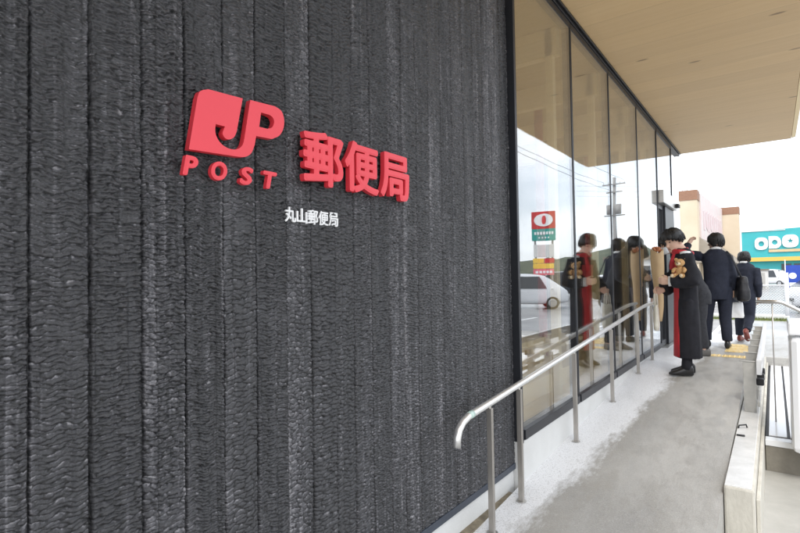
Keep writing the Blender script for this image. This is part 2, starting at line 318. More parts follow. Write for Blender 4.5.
# charred wall: numpy height field, board by board
KN = [(rng.uniform(-.3, 2.95), rng.uniform(.25, 3.3), rng.uniform(.005, .011), rng.uniform(.008, .024)) for _ in range(46)]
def charred(y0, y1, z0, z1, dy, dz):
    ny = int(round((y1 - y0) / dy)) + 1; nz = int(round((z1 - z0) / dz)) + 1
    Y = np.linspace(y0, y1, ny)[None, :] * np.ones((nz, 1)); Z = np.linspace(z0, z1, nz)[:, None] * np.ones((1, ny))
    edges = [-1.6]; rr = np.random.default_rng(23)
    while edges[-1] < 3.2: edges.append(edges[-1] + rr.choice([.108, .115, .120, .126, .132]))
    edges = np.array(edges); nb = len(edges); per = lambda a, b: rr.uniform(a, b, nb)
    bid = np.clip(np.searchsorted(edges, Y, side='right') - 1, 0, nb - 2)
    w_ = np.diff(edges)[bid]; u = Y - edges[bid]; un = u / w_ - .5
    ch = per(.0085, .0150)[bid]; cw = per(.024, .048)[bid]; arch = per(-.0025, .0042)[bid]; lean = per(-.007, .007)[bid]; boff = per(0, 50)[bid]
    lvl = per(-.0025, .0025)[bid]; btone = per(.14, .60)[bid]; sdep = per(.65, 1.05)[bid]; split = per(-.4, .4)[bid]; tilt = per(-.02, .02)[bid]
    def hsh(i, j, k):
        n = (i.astype(np.int64) * 374761393 + j.astype(np.int64) * 668265263 + k * 1442695041) & 0x7fffffff
        n = ((n ^ (n >> 13)) * 1274126177) & 0x7fffffff
        return ((n ^ (n >> 16)) & 0xffff) / 65535.0
    def vn(a, b, k):
        i = np.floor(a); j = np.floor(b); fa = a - i; fb = b - j; fa = fa * fa * (3 - 2 * fa); fb = fb * fb * (3 - 2 * fb)
        h = lambda p, q: hsh(i + p, j + q, k)
        return (h(0, 0) * (1 - fa) + h(1, 0) * fa) * (1 - fb) + (h(0, 1) * (1 - fa) + h(1, 1) * fa) * fb
    ss = lambda x, a, b: (lambda t: t * t * (3 - 2 * t))(np.clip((x - a) / (b - a), 0, 1))
    # scalloped scales: wider than high, their upper lips catching the light
    fs = .72 + .56 * vn(bid * 7.3, Z / .30 + boff, 9)                      # finer and coarser bands along a board
    wz = (vn(Y / .030 + boff, Z / .05, 1) - .5) * .0060 + (vn(Y / .008 + boff, Z / .009, 2) - .5) * .0052 + (vn(Y / .0035 + boff, Z / .004, 7) - .5) * .0016
    wy = (vn(Y / .05, Z / .016 + boff, 3) - .5) * .020 + (vn(Y / .007, Z / .006 + boff, 13) - .5) * .006
    zz = Z + arch * np.cos((un - split) * (2.2 + 2.5 * vn(Z / .22, boff, 60)) * np.pi + 5 * vn(Z / .3, boff, 61)) + lean * un * 2 + wz + boff
    A = (Y + wy + boff) / cw; B = zz / (ch * (.8 + .4 * vn(bid * 3.1, boff, 30)))
    ia = np.floor(A); ib = np.floor(B); F1 = np.full(Y.shape, 9.0); F2 = F1.copy(); cid = np.zeros(Y.shape); rel = np.zeros(Y.shape)
    for di in (-1, 0, 1):
        for dj in (-1, 0, 1):
            ci = ia + di; cj = ib + dj; px = ci + .1 + .8 * hsh(ci, cj, 4); pz = cj + .14 + .72 * hsh(ci, cj, 5)
            d = np.sqrt(((A - px) * .84) ** 2 + (B - pz) ** 2); cl = d < F1
            F2 = np.where(cl, F1, np.minimum(F2, d)); cid = np.where(cl, hsh(ci, cj, 6), cid); rel = np.where(cl, B - pz, rel); F1 = np.where(cl, d, F1)
    E = F2 - F1; keep = ss(vn(A * .9 + 7, B * .55, 33), .04, .30)             # some cracks close up
    geo = ss(E, .0, .34); thin = ss(E, .01, .15); dome = 1 - np.clip(F1, 0, 1) ** 2
    soft = ss(vn(Y / .020 + boff, Z / .30, 8), .10, .45)
    h = 1.55 * sdep * (.0030 * (1 - (1 - geo) * keep) * (.4 + .6 * soft) + .0042 * dome * (.5 + .5 * soft) - .0026 * np.clip(rel, -1, 1) + .0015 * (cid - .5)) + lvl + tilt * un * w_ + .0022 * vn(Y / .011 + boff, Z / .22, 10)
    ed = np.minimum(u, w_ - u); jit = (vn(Z / .03, boff, 40) - .5) * .0022
    seam = ss(ed + jit, .0008, .0032); jag = ss(ed + (vn(Y / .004, Z / .007, 12) - .5) * .007, .0, .0065)
    sp = np.abs(un - split - .06 * (vn(Z / .25, boff, 41) - .5)) * w_; has = ss(vn(Z / .4, boff, 42), .45, .6); spc = 1 - (1 - ss(sp, .0, .0026)) * has
    h = h * (.35 + .65 * jag) - .011 * (1 - seam) - .003 * (1 - spc)
    dark = np.ones(Y.shape)
    for ky, kz, a, b in KN:
        if ky < y0 - .05 or ky > y1 + .05: continue
        q = np.exp(-(((Y - ky) / a) ** 2 + ((Z - kz) / b) ** 2)); h -= .006 * q; dark -= .8 * q
    h = h + .0011 * vn(Y / .0048 + boff, Z / .0042, 72) + .0008 * vn(Y / .010 + boff, Z / .004, 73)
    crk = (1 - (1 - thin) * keep * .95) * seam * (.25 + .75 * spc) * np.clip(dark, 0, 1)
    lip = ss(rel, .12, .42) * ss(E, .05, .16) * (1 - ss(E, .22, .50)); fine = vn(Y / .0036 + boff, Z / .0034, 70); fine2 = vn(Y / .0075 + boff, Z / .0055, 71)                                              # upper lips: highlight from above painted into the tone
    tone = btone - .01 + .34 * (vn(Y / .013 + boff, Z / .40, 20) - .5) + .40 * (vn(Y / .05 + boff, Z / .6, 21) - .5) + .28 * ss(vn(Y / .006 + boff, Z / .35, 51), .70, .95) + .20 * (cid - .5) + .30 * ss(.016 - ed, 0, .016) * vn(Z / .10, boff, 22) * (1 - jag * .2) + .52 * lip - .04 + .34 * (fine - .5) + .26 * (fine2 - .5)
    co = np.stack([h + .003, Y, Z], -1).reshape(-1, 3).astype(np.float32)
    idx = np.arange(ny * nz).reshape(nz, ny); q = np.stack([idx[:-1, :-1], idx[:-1, 1:], idx[1:, 1:], idx[1:, :-1]], -1).reshape(-1, 4)
    me = bpy.data.meshes.new('charred_wall'); me.vertices.add(len(co)); me.vertices.foreach_set('co', co.ravel())
    me.loops.add(q.size); me.loops.foreach_set('vertex_index', q.ravel().astype(np.int32))
    me.polygons.add(len(q)); me.polygons.foreach_set('loop_start', np.arange(0, q.size, 4, dtype=np.int32))
    me.update(calc_edges=True)
    for nme, arr in (('crack', crk), ('tone', np.clip(tone, 0, 1))):
        a = me.attributes.new(nme, 'FLOAT', 'POINT'); a.data.foreach_set('value', arr.ravel().astype(np.float32))
    me.materials.append(MT['char']); me.polygons.foreach_set('use_smooth', [True] * len(q)); return me
CHARRED = [(-.35, 1.25, .45, 2.45, .0023, .0019), (-.35, 1.25, .17, .45, .006, .004), (-.35, 1.25, 2.45, 3.47, .006, .004), (1.25, 2.978, .17, 3.47, .0033, .0025), (-1.5, -.35, .17, 3.47, .012, .008)]
box('wall_backing', MT['black'], PO, -.12, -.008, -4, 2.978, .17, 3.499)
box('wall_trim', MT['trim'], PO, -.1, .016, -4, 2.978, .132, .169, .002)
box('wall_plinth', MT['plinth'], PO, -.1, .001, -4, 2.976, LOW, .131)
t_ = MB(); 
pl = [(2.98, -.2), (7.95, -.2), (7.95, SILL - .004), (2.98, SILL - .004)]
t_.prism(pl, lambda a, b, d: (d, a, b), -.1, .0555); t_.build('ramp_plinth', MT['plinth'], PO, bevel=.004)
# eave
e = MB(); e.hexa([(-6, -4.0, HEAD), (1.64, -4.0, HEAD), (1.64, 10.24, HEAD), (-6, 10.24, HEAD), (-6, -4, HEAD + .3), (1.66, -4, HEAD + .26), (1.66, 10.26, HEAD + .26), (-6, 10.26, HEAD + .3)])
ev = e.build('eave', MT['soffit'], PO)
fz = MB(); fz.hexa([(1.644, -4, HEAD + .005), (1.70, -4, HEAD + .03), (1.70, 10.30, HEAD + .03), (1.644, 10.244, HEAD + .005), (1.664, -4, HEAD + .33), (1.74, -4, HEAD + .33), (1.74, 10.34, HEAD + .33), (1.664, 10.28, HEAD + .33)])
fz.build('eave_fascia', MT['pine'], ev, bevel=.004)
box('roof_deck', MT['slate'], ev, -6, 1.73, -4, 10.3, HEAD + .335, HEAD + .40)
# head channel under the soffit
hb = MB(); hb.box(-.03, .058, 2.98, 10.2, HEAD - .045, HEAD - .002); hb.box(.064, .078, 2.98, 10.2, HEAD - .022, HEAD - .002); hb.build('head_channel', MT['frame'], PO, bevel=.003)
box('corner_post', MT['frame'], PO, -.05, .060, 2.981, 3.012, .29, HEAD - .05, .003)
# windows
for k in range(4):
    a, b = GY[k] + (.03 if k == 0 else 0), GY[k + 1]; z0, z1 = SILL, HEAD - .048
    m = MB(); fw = .017
    m.box(-.02, .050, a + .002, a + fw, z0, z1); m.box(-.02, .050, b - fw, b - .002, z0, z1)
    m.box(-.02, .064, a + fw + .001, b - fw - .001, z0, z0 + .062); m.box(-.02, .050, a + fw + .001, b - fw - .001, z1 - .05, z1)
    wdw = m.build('window', MT['frame'], PO, bevel=.003)
    box('pane', MT['glass'], wdw, GX - .005, GX + .005, a + fw - .004, b - fw + .004, z0 + .056, z1 - .044)
# entrance
D0, D1 = GY[4], GY[5]
dr = MB(); dr.box(-.02, .055, D0 + .002, D0 + .025, LAND, HEAD - .05); dr.box(-.02, .055, D1 - .045, D1, LAND, HEAD - .05); dr.box(-.02, .055, D0 + .041, D1 - .046, HEAD - .1, HEAD - .05)
door = dr.build('entrance_door', MT['frame'], PO, bevel=.003)
box('transom_pane', MT['glass'], door, GX - .005, GX + .005, D0 + .035, D1 - .04, 2.56, HEAD - .098)
hd = box('door_header', MT['steel'], door, -.05, .125, D0 + .042, D1 - .047, 2.37, 2.555, .006)
ml = MB(); q0, q1 = D0 + .042, 8.40
ml.box(.0, .045, q0, q0 + .045, LAND + .01, 2.365); ml.box(.0, .045, q1 - .045, q1, LAND + .01, 2.365); ml.box(.0, .045, q0 + .046, q1 - .046, LAND + .01, LAND + .09); ml.box(.0, .045, q0 + .046, q1 - .046, 2.30, 2.365)
leaf = ml.build('door_leaf', MT['frame'], door, bevel=.003)
box('leaf_pane', MT['glass'], leaf, .017, .027, q0 + .04, q1 - .04, LAND + .085, 2.305)
box('dark_side_panel', MT['frame'], door, -.01, .075, 8.41, D1 - .047, LAND + .01, 2.365, .004)
box('door_sensor', MT['black'], door, .126, .175, 9.02, 9.18, 2.40, 2.46, .008)
box('door_sill', MT['steel'], door, -.05, .13, D0 + .042, D1 - .047, LAND - .03, LAND + .006, .002)
# interior shell
box('inner_floor', MT['pine'], PO, -5, -.101, 2.99, 9.28, .2, .285)
box('inner_back_wall', MT['panel'], PO, -5.1, -5.001, 2.98, 9.3, .2, 1.1); box('inner_back_wall', MT['panel'], PO, -5.1, -5.001, 2.98, 9.3, 3.0, HEAD - .001)  # unseen open band between these strips, added to let daylight into the room
for y in (3.0, 6.0, 9.0): box('inner_back_wall', MT['panel'], PO, -5.1, -5.001, y, y + .25, 1.101, 2.999)
box('inner_end_wall', MT['darkwall'], PO, -5, -.06, 9.22, 9.279, .286, HEAD - .062)
box('inner_partition', MT['panel'], PO, -5, -.121, 2.86, 2.979, .2, HEAD - .001)
box('end_wall', MT['char'], PO, -5, -.051, 9.285, 9.42, LOW, HEAD - .001)
box('inner_ceiling', MT['panel'], PO, -5, -.04, 2.98, 9.28, HEAD - .06, HEAD - .003)
for y in GY[1:5]:
    box('inner_column', MT['pine'], PO, -.155, -.09, y - .05, y + .02, .287, HEAD - .062, .004)
    box('ceiling_beam', MT['pine'], PO, -4.9, -.05, y - .05, y + .03, HEAD - .30, HEAD - .061, .004)
for x, y in ((-.9, 5.9), (-1.0, 8.2), (-2.6, 6.8)):
    MB().tube([(x, y, .286), (x, y, HEAD - .062)], .05, 14).build('red_post', MT['postred'], PO, smooth=True)

# furniture seen through the glass
def bench(y0, y1, x0, x1, z, lab):
    t = thing('wooden_bench', lab, 'bench', ((x0 + x1) / 2, (y0 + y1) / 2, .286))
    for i in range(4):
        a = x0 + (x1 - x0) * i / 4; box('seat_plank', MT['pine'], t, a + .006, a + (x1 - x0) / 4 - .006, y0, y1, z - .05, z, .006)
    for y in (y0 + .06, y1 - .16): box('leg', MT['pine'], t, x0 + .03, x1 - .03, y, y + .1, .286, z - .051, .004)
t = thing('stepped_bench', 'pale timber stepped bench just behind the first window pane', 'bench', (-.85, 4.2, .286))
for k in range(3): box('step', MT['pine'], t, -.72 - .42 * k, -.302 - .42 * k, 3.08, 5.5, .287, .45 + .21 * k, .005)
bench(4.9, 6.3, -1.0, -.55, .60, 'pale wooden bench behind the second pane beside the red post')
t = thing('display_shelf', 'pale timber display shelf standing inside behind the stepped bench', 'shelf', (-2, 3.9, .286))
for z in (.45, .72, .99, 1.26): box('shelf_board', MT['pine'], t, -2.2, -1.8, 3.25, 5.2, z, z + .035, .003)
for y in (3.2, 4.2, 5.2): box('upright', MT['pine'], t, -2.22, -1.78, y, y + .04, .286, 1.32, .003)
t = thing('leaflet_rack', 'low dark slatted leaflet rack inside, seen through the first pane', 'rack', (-1.62, 4.3, .286))
for i in range(3): box('slat', MT['black'], t, -1.60, -1.58, 3.7, 4.85, .74 + .11 * i, .775 + .11 * i, .003)
for y in (3.72, 4.80): box('upright', MT['black'], t, -1.625, -1.605, y, y + .03, .286, 1.06, .003)

# ------------------------------------------------------------------ wall signs
SX0, SX1 = .029, .051
def wall(a, b, d): return (d, a, b)
def stand(parent, pts):
    for a, b in pts: MB().tube([(-.004, a, b), (SX0 + .001, a, b)], .004, 8).build('stand_off', MT['black'], parent)
def arc(pts, n=5):            # Catmull-Rom rounding of an outline
    o = []
    N = len(pts)
    for i in range(N):
        p0, p1, p2, p3 = (np.array(pts[(i + k) % N][:2]) for k in (-1, 0, 1, 2)); s1 = len(pts[i]) > 2; s2 = len(pts[(i + 1) % N]) > 2
        if s1 and s2: o.append(tuple(p1)); continue
        m1 = (p2 - p1) if s1 else (p2 - p0) / 2; m2 = (p2 - p1) if s2 else (p3 - p1) / 2
        for k in range(n):
            t = k / n; o.append(tuple((2 * t**3 - 3 * t**2 + 1) * p1 + (t**3 - 2 * t**2 + t) * m1 + (-2 * t**3 + 3 * t**2) * p2 + (t**3 - t**2) * m2))
    return o
def curve_mesh(polys, name, m, parent, d0, d1):
    cu = bpy.data.curves.new(name, 'CURVE'); cu.dimensions = '2D'; cu.fill_mode = 'BOTH'; cu.extrude = (d1 - d0) / 2
    for p in polys:
        sp = cu.splines.new('POLY'); sp.points.add(len(p) - 1); sp.use_cyclic_u = True
        for q, (a, b) in zip(sp.points, p): q.co = (a, b, 0, 1)
    return curve_to(cu, name, m, parent, lambda v: (v.z + (d0 + d1) / 2, v.x, v.y))
def curve_to(cu, name, m, parent, fn):
    o = bpy.data.objects.new('tmp', cu); COL.objects.link(o); dg = bpy.context.evaluated_depsgraph_get(); dg.update()
    me = bpy.data.meshes.new_from_object(o.evaluated_get(dg)); bpy.data.objects.remove(o)
    off = wloc(parent) if parent else Vector()
    for v in me.vertices: v.co = Vector(fn(v.co)) - off
    me.materials.clear(); me.materials.append(m); me.name = name; me.update()
    return link(name, me, parent, bevel=0)
def glyph(ch, y0, y1, z0, z1, d0, d1, name, m, parent, bold=.02, shear=0.0, place=None):
    cu = bpy.data.curves.new(name, 'FONT'); cu.body = ch; cu.size = 1; cu.shear = shear; cu.extrude = .5; cu.resolution_u = 4
    o = bpy.data.objects.new('tmp', cu); COL.objects.link(o); dg = bpy.context.evaluated_depsgraph_get(); dg.update()
    me = bpy.data.meshes.new_from_object(o.evaluated_get(dg)); bpy.data.objects.remove(o)
    V = np.array([v.co[:] for v in me.vertices]); F = [tuple(p.vertices) for p in me.polygons]; bpy.data.meshes.remove(me)
    lo, hi = V.min(0), V.max(0); sx, sy = hi[0] - lo[0], hi[1] - lo[1]; pl = place or wall
    mb = MB(); K = 12                                    # stroke weight: the outline swept round a small circle
    for k in range(K + 1):
        ox, oy = (bold * math.cos(2 * math.pi * k / K), bold * math.sin(2 * math.pi * k / K)) if k < K else (0, 0)
        mb.add([pl(y0 + (v[0] + ox - lo[0] + bold) / (sx + 2 * bold) * (y1 - y0), z0 + (v[1] + oy - lo[1] + bold) / (sy + 2 * bold) * (z1 - z0), d0 + (v[2] + .5) * (d1 - d0) - .00012 * k) for v in V], F)
    return mb.build(name, m, parent)

sg = thing('emblem_sign', 'raised red emblem and word POST on the charred wall, left of the large red characters', 'sign', (0, .93, 1.64))
S_ = 's'
emb = [(.764, 1.715, S_), (.791, 1.868, S_), (.800, 1.889), (.825, 1.902, S_), (.943, 1.908, S_), (.920, 1.799, S_), (.911, 1.781), (.894, 1.770), (.879, 1.772), (.872, 1.785), (.880, 1.806, S_), (.849, 1.806, S_), (.847, 1.786), (.852, 1.768), (.866, 1.752), (.888, 1.743), (.911, 1.743), (.930, 1.751), (.942, 1.765), (.948, 1.785, S_), (.971, 1.911, S_), (1.068, 1.917, S_), (1.095, 1.908), (1.106, 1.882), (1.102, 1.851), (1.085, 1.824), (1.055, 1.806, S_), (.992, 1.802, S_), (.986, 1.772, S_), (.973, 1.744), (.953, 1.729), (.930, 1.724, S_)]
hole = [(1.012, 1.882, S_), (1.043, 1.883, S_), (1.058, 1.878), (1.064, 1.864), (1.056, 1.845), (1.036, 1.835, S_), (1.004, 1.834, S_)]
curve_mesh([arc(emb), arc(hole)[::-1]], 'emblem', MT['red'], sg, SX0, SX1)
for c, (a, b) in zip('POST', ((.748, .795), (.836, .889), (.933, .983), (1.022, 1.077))):
    glyph(c, a, b, 1.642, 1.699, SX0 + .002, SX1 - .004, 'letter', MT['red'], sg, .040, .18)
stand(sg, [(.85, 1.84), (1.01, 1.79), (.77, 1.67), (.86, 1.67), (.955, 1.67), (1.05, 1.67)])
kj = thing('post_office_sign', 'raised red characters meaning post office on the charred wall, right of the emblem', 'sign', (0, 1.51, 1.68))
for c, (a, b), (z0, z1) in zip('郵便局', ((1.191, 1.394), (1.402, 1.606), (1.618, 1.822)), ((1.684, 1.880), (1.684, 1.885), (1.684, 1.882))):
    glyph(c, a, b, z0, z1, SX0, SX1, 'character', MT['red'], kj, .026)
stand(kj, [(1.25, 1.78), (1.34, 1.78), (1.5, 1.78), (1.66, 1.85), (1.7, 1.75)])
br = thing('branch_name_sign', 'small white branch name characters on the charred wall below the red ones', 'sign', (0, 1.265, 1.545))
for i, c in enumerate('丸山郵便局'):
    a = 1.134 + i * .0528; glyph(c, a, a + .0495, 1.545, 1.598, .012, .018, 'character', MT['white_l'], br, .018)
for i in range(5): MB().tube([(-.004, 1.157 + .0528 * i, 1.572), (.0125, 1.157 + .0528 * i, 1.572)], .003, 6).build('stand_off', MT['white_l'], br)

# ------------------------------------------------------------------ ramp handrail
HX = .135
hr = thing('ramp_handrail', 'brushed steel handrail with hooked lower end climbing the ramp beside the glazing', 'handrail', (HX, 2.1, .0))
def hz(y): return .685 + .0745 * (y - 2.45)
pts = [(HX, 2.055, hz(2.1) - .115), (HX, 2.058, hz(2.1) - .075), (HX, 2.075, hz(2.1) - .04), (HX, 2.11, hz(2.1) - .012), (HX, 2.17, hz(2.17)), (HX, 2.6, hz(2.6)), (HX, 4, hz(4)), (HX, 6.1, hz(6.1)), (HX, 6.35, hz(6.35) - .004), (HX, 6.55, hz(6.4)), (HX, 6.85, hz(6.4))]
def smooth_path(P, n=6):
    o = []; N = len(P)
    for i in range(N - 1):
        p0, p1, p2, p3 = (Vector(P[max(0, min(N - 1, i + k))]) for k in (-1, 0, 1, 2)); m1, m2 = (p2 - p0) / 2, (p3 - p1) / 2
        if (p2 - p1).length > .3: o.append(p1); continue
        for k in range(n):
            t = k / n; o.append(p1 * (2 * t**3 - 3 * t**2 + 1) + m1 * (t**3 - 2 * t**2 + t) + p2 * (-2 * t**3 + 3 * t**2) + m2 * (t**3 - t**2))
    o.append(Vector(P[-1])); return o
def strip_path(P): return P
MB().tube(pts, .0185, 16).build('rail', MT['railwhite'], hr, smooth=True)
MB().tube([(HX, 2.17, hz(2.17)), (HX, 2.21, hz(2.21))], .0189, 16).build('green_label', mat('pale_green_label', (.52, .66, .60), .4, var=.1), hr, smooth=True)
for y in (2.40, 2.78, 3.80, 4.87, 5.98, 6.78):
    b0 = rz_(y); pm = MB(); pm.box(HX - .015, HX + .015, y - .011, y + .011, b0 - .02, hz(min(y, 6.4)) - .028)
    po = pm.build('post', MT['post'], hr, bevel=.002)
    MB().tube([(HX, y, hz(min(y, 6.4)) - .03), (HX, y, hz(min(y, 6.4)) - .012)], .008, 8).build('bracket', MT['steel'], po); MB().tube([(HX, y, b0 + .0015), (HX, y, b0 + .005)], .03, 16).build('base_flange', MT['steel'], po)

# ------------------------------------------------------------------ kerb, guard plates, ledge, cabinet on the right
kb = thing('kerb_wall', 'low concrete kerb wall with wet pale top along the open edge of the ramp', 'kerb', (1.16, 3.4, LOW))
k_ = MB(); k_.box(1.088, 1.236, 3.42, 8.95, LOW, .128); k_.build('wall', MT['kerbside'], kb, bevel=.012)
k_ = MB(); k_.box(1.092, 1.222, 3.43, 8.94, .120, .133); k_.build('capping', MT['kerbtop'], kb, bevel=.003)
k_ = MB(); k_.box(1.2375, 1.258, 3.5, 8.9, LOW, .055); k_.build('side_batten', MT['kerbside'], kb, bevel=.004)
k_ = MB(); k_.tube([(1.10, 4.72, .133), (1.105, 4.72, .155), (1.15, 4.75, .160), (1.155, 4.75, .138)], .006, 8); k_.tube([(1.10, 4.50, .137), (1.15, 4.49, .142)], .007, 8); k_.build('wire_loop', MT['black'], kb, smooth=True)
gd = thing('guard_fence', 'row of upright galvanised plates with a white rail and black clamps on the kerb', 'guard rail', (1.17, 5.3, .13))
for i in range(7):
    y = 5.32 + .58 * i; pm = MB(); pm.box(1.115, 1.205, y, y + .022, .134, .565); pm.box(1.095, 1.21, y - .003, y + .025, .566, .574)
    pm.build('plate', MT['plate'], gd, bevel=.002)
box('top_rail', MT['whitepaint'], gd, 1.212, 1.250, 5.25, 9.0, .47, .60, .006)
for y in (5.36, 5.62, 5.94): box('clamp', MT['black'], gd, 1.206, 1.262, y, y + .07, .36, .42, .01)
box('lower_rail', MT['plate'], gd, 1.212, 1.232, 5.25, 9.0, .20, .24, .003)
lg = thing('retaining_ledge', 'brown concrete ledge with white cover panels edged in black, right of the kerb', 'ledge', (1.7, 5.0, LOW))
box('wall', MT['brownwall'], lg, 1.262, 3.2, 5.0, 9.6, LOW, -.045, .006)
box('edge_strip', MT['whitepaint'], lg, 1.262, 3.2, 4.992, 5.10, -.0445, .002, .004)
box('gasket', MT['black'], lg, 1.264, 3.19, 5.102, 9.59, -.0445, -.004)
for x0, x1 in ((1.285, 1.405), (1.425, 1.62), (1.64, 2.3)): 
    for y0, y1 in ((5.135, 7.0), (7.006, 9.55)): box('cover_panel', MT['whitepaint'], lg, x0, x1, y0, y1, -.006, .004, .002)
cb = thing('steel_cabinet', 'white enamelled steel cabinet with rounded edges at the right edge of view', 'cabinet', (1.75, 4.7, .0))
box('body', MT['whitepaint'], cb, 1.432, 2.1, 4.80, 5.25, -.03, .86, .045)
box('lid', MT['whitepaint'], cb, 1.428, 2.105, 4.795, 5.255, .865, .965, .012)

sr = thing('stair_handrail', 'thin steel stair handrail bending downwards in front of the parking lot', 'handrail', (1.3, 5.62, 0))
y = 5.62
P = [(1.215, y, 1.078), (1.38, y, 1.078), (1.405, y, 1.072), (1.43, y, 1.060), (1.80, y, .84), (2.4, y, .49)]
MB().tube(P, .017, 14).build('rail', MT['steel'], sr, smooth=True)
for x in (1.335,): MB().tube([(x, y, .0 if x < 1.36 else .0), (x, y, 1.06)], .006 if x < 1.36 else .004, 10).build('post', MT['post'], sr, smooth=True)

# tactile paving
def tile(bars):
    m = MB(); m.box(-.148, .148, -.148, .148, 0, .004)
    if bars:
        for i in range(4): x = -.105 + .07 * i; m.box(x - .012, x + .012, -.13, .13, .004, .009)
    else:
        for i in range(5):
            for j in range(5): m.tube([(-.116 + .058 * i, -.116 + .058 * j, .004), (-.116 + .058 * i, -.116 + .058 * j, .009)], [.013, .009], 8)
    return m.mesh('tactile_tile', MT['yellow'])
td, tb = tile(False), tile(True)
for me, x, y, lab in ((td, .66, 7.56, 'dotted yellow tactile tile nearest the robed person'), (td, .93, 7.56, 'dotted yellow tactile tile in the near row, by the kerb'), (tb, .93, 8.12, 'barred yellow tactile tile at the near end of the far strip'), (tb, .93, 8.42, 'barred yellow tactile tile in the middle of the far strip'), (tb, .93, 8.72, 'barred yellow tactile tile at the far end by the landing edge')):
    o = link('tactile_tile', me); o.location = (x, y, LAND + .001); o.scale = (.88, .62 if me is td else .9, 1); tag(o, lab, 'paving tile', 'yellow tactile paving tiles')

# ------------------------------------------------------------------ people
def ring(c, rl, rf, n=20, fr=1.0, yaw=0.0, pw=1.0):
    o = []
    for i in range(n):
        a = 2 * math.pi * i / n; x, y = math.cos(a), math.sin(a)
        x = math.copysign(abs(x) ** pw, x) * rf * (fr if x > 0 else 1); y = math.copysign(abs(y) ** pw, y) * rl
        o.append((c[0] + x * math.cos(yaw) - y * math.sin(yaw), c[1] + x * math.sin(yaw) + y * math.cos(yaw), c[2]))
    return o
HEADP = [(-.118, .024, .060, -.01), (-.108, .040, .078, .005), (-.085, .053, .088, .045), (-.055, .062, .090, .07), (-.02, .068, .091, .085), (.015, .073, .090, .094), (.05, .076, .090, .094), (.08, .071, .082, .086), (.103, .053, .060, .064), (.116, .026, .028, .030), (.120, .006, .006, .006)]
def head_rings(sc=1.0, grow=0.0, n=22):
    o = []
    for u, wl, ff, bb in HEADP:
        r = []
        for i in range(n):
            a = 2 * math.pi * i / n; x, y = math.cos(a), math.sin(a)
            x *= (ff if x > 0 else bb) + grow; y *= wl + grow; r.append(Vector((x, y, u * (1 + grow * 4) * 1.0)) * sc)
        o.append(r)
    return o
def head_M(hp, yaw, pitch, roll=0): return Matrix.Translation(Vector(hp)) @ Euler((roll, pitch, yaw)).to_matrix().to_4x4()
def hand(m, wr, d, side, curl=.5, sc=1.0, nrm=None):
    """wrist, finger direction, palm normal; five separate curled fingers"""
    d = Vector(d).normalized(); nrm = Vector(nrm or (0, 0, -1)); nrm = (nrm - d * nrm.dot(d)).normalized(); s = d.cross(nrm) * side
    w_ = Vector(wr); P = lambda a, b, c: w_ + (d * a + s * b + nrm * c) * sc
    m.rings([[P(a, b * q, c * k) for b, c in ((-1, -1), (-.3, -1.1), (.3, -1.1), (1, -1), (1, 1), (.3, 1.1), (-.3, 1.1), (-1, 1))] for a, q, k in ((-.02, .024, .020), (.02, .034, .016), (.06, .040, .014), (.085, .040, .012))])
    for b, ln in ((-.030, .062), (-.010, .074), (.010, .070), (.029, .056)):
        ang = 0; p = P(.082, b, 0); path = [p]; 
        for k, f in enumerate((.45, .32, .23)):
            ang += curl * (.9 if k == 0 else 1.0); p = p + (d * math.cos(ang) + nrm * math.sin(ang)) * ln * f * sc; path.append(p)
        m.tube(path, [.0092 * sc, .0088 * sc, .0078 * sc, .006 * sc], 8)
    th = [P(.02, -.03, .0), P(.045, -.052, .014), P(.07, -.056, .034), P(.088, -.048, .048)]
    m.tube(th, [.012 * sc, .0115 * sc, .010 * sc, .007 * sc], 8)
def shoe(m, ankle, yaw, pitch=0.0, ln=.26):
    M_ = Matrix.Translation(Vector(ankle)) @ Euler((0, pitch, yaw)).to_matrix().to_4x4()
    prof = [(-.075, .026, -.075, -.005), (-.06, .036, -.08, .03), (-.01, .038, -.08, .045), (.04, .042, -.08, .012), (.10, .047, -.08, -.018), (.15, .043, -.08, -.034), (.18, .026, -.076, -.05), (.188, .012, -.072, -.058)]
    rs = []
    for f, wl, z0, z1 in prof:
        c = (z0 + z1) / 2; h = (z1 - z0) / 2; r = []
        for i in range(12):
            a = 2 * math.pi * i / 12; y_, z_ = math.cos(a), math.sin(a); z_ = max(z_, -.82) if z_ < 0 else z_
            r.append(M_ @ Vector((f * ln / .26, y_ * wl, c + z_ * h / (.82 if z_ < 0 else 1))))
        rs.append(r)
    m.rings(rs)
def sleeve(m, a, b, c, r): 
    a, b, c = Vector(a), Vector(b), Vector(c); m.tube([a, a.lerp(b, .4), a.lerp(b, .85), b, b.lerp(c, .2), b.lerp(c, .6), c], [r[0], r[0] * .95, r[1] * 1.02, r[1] * 1.05, r[1], (r[1] + r[2]) / 2, r[2]], 14)
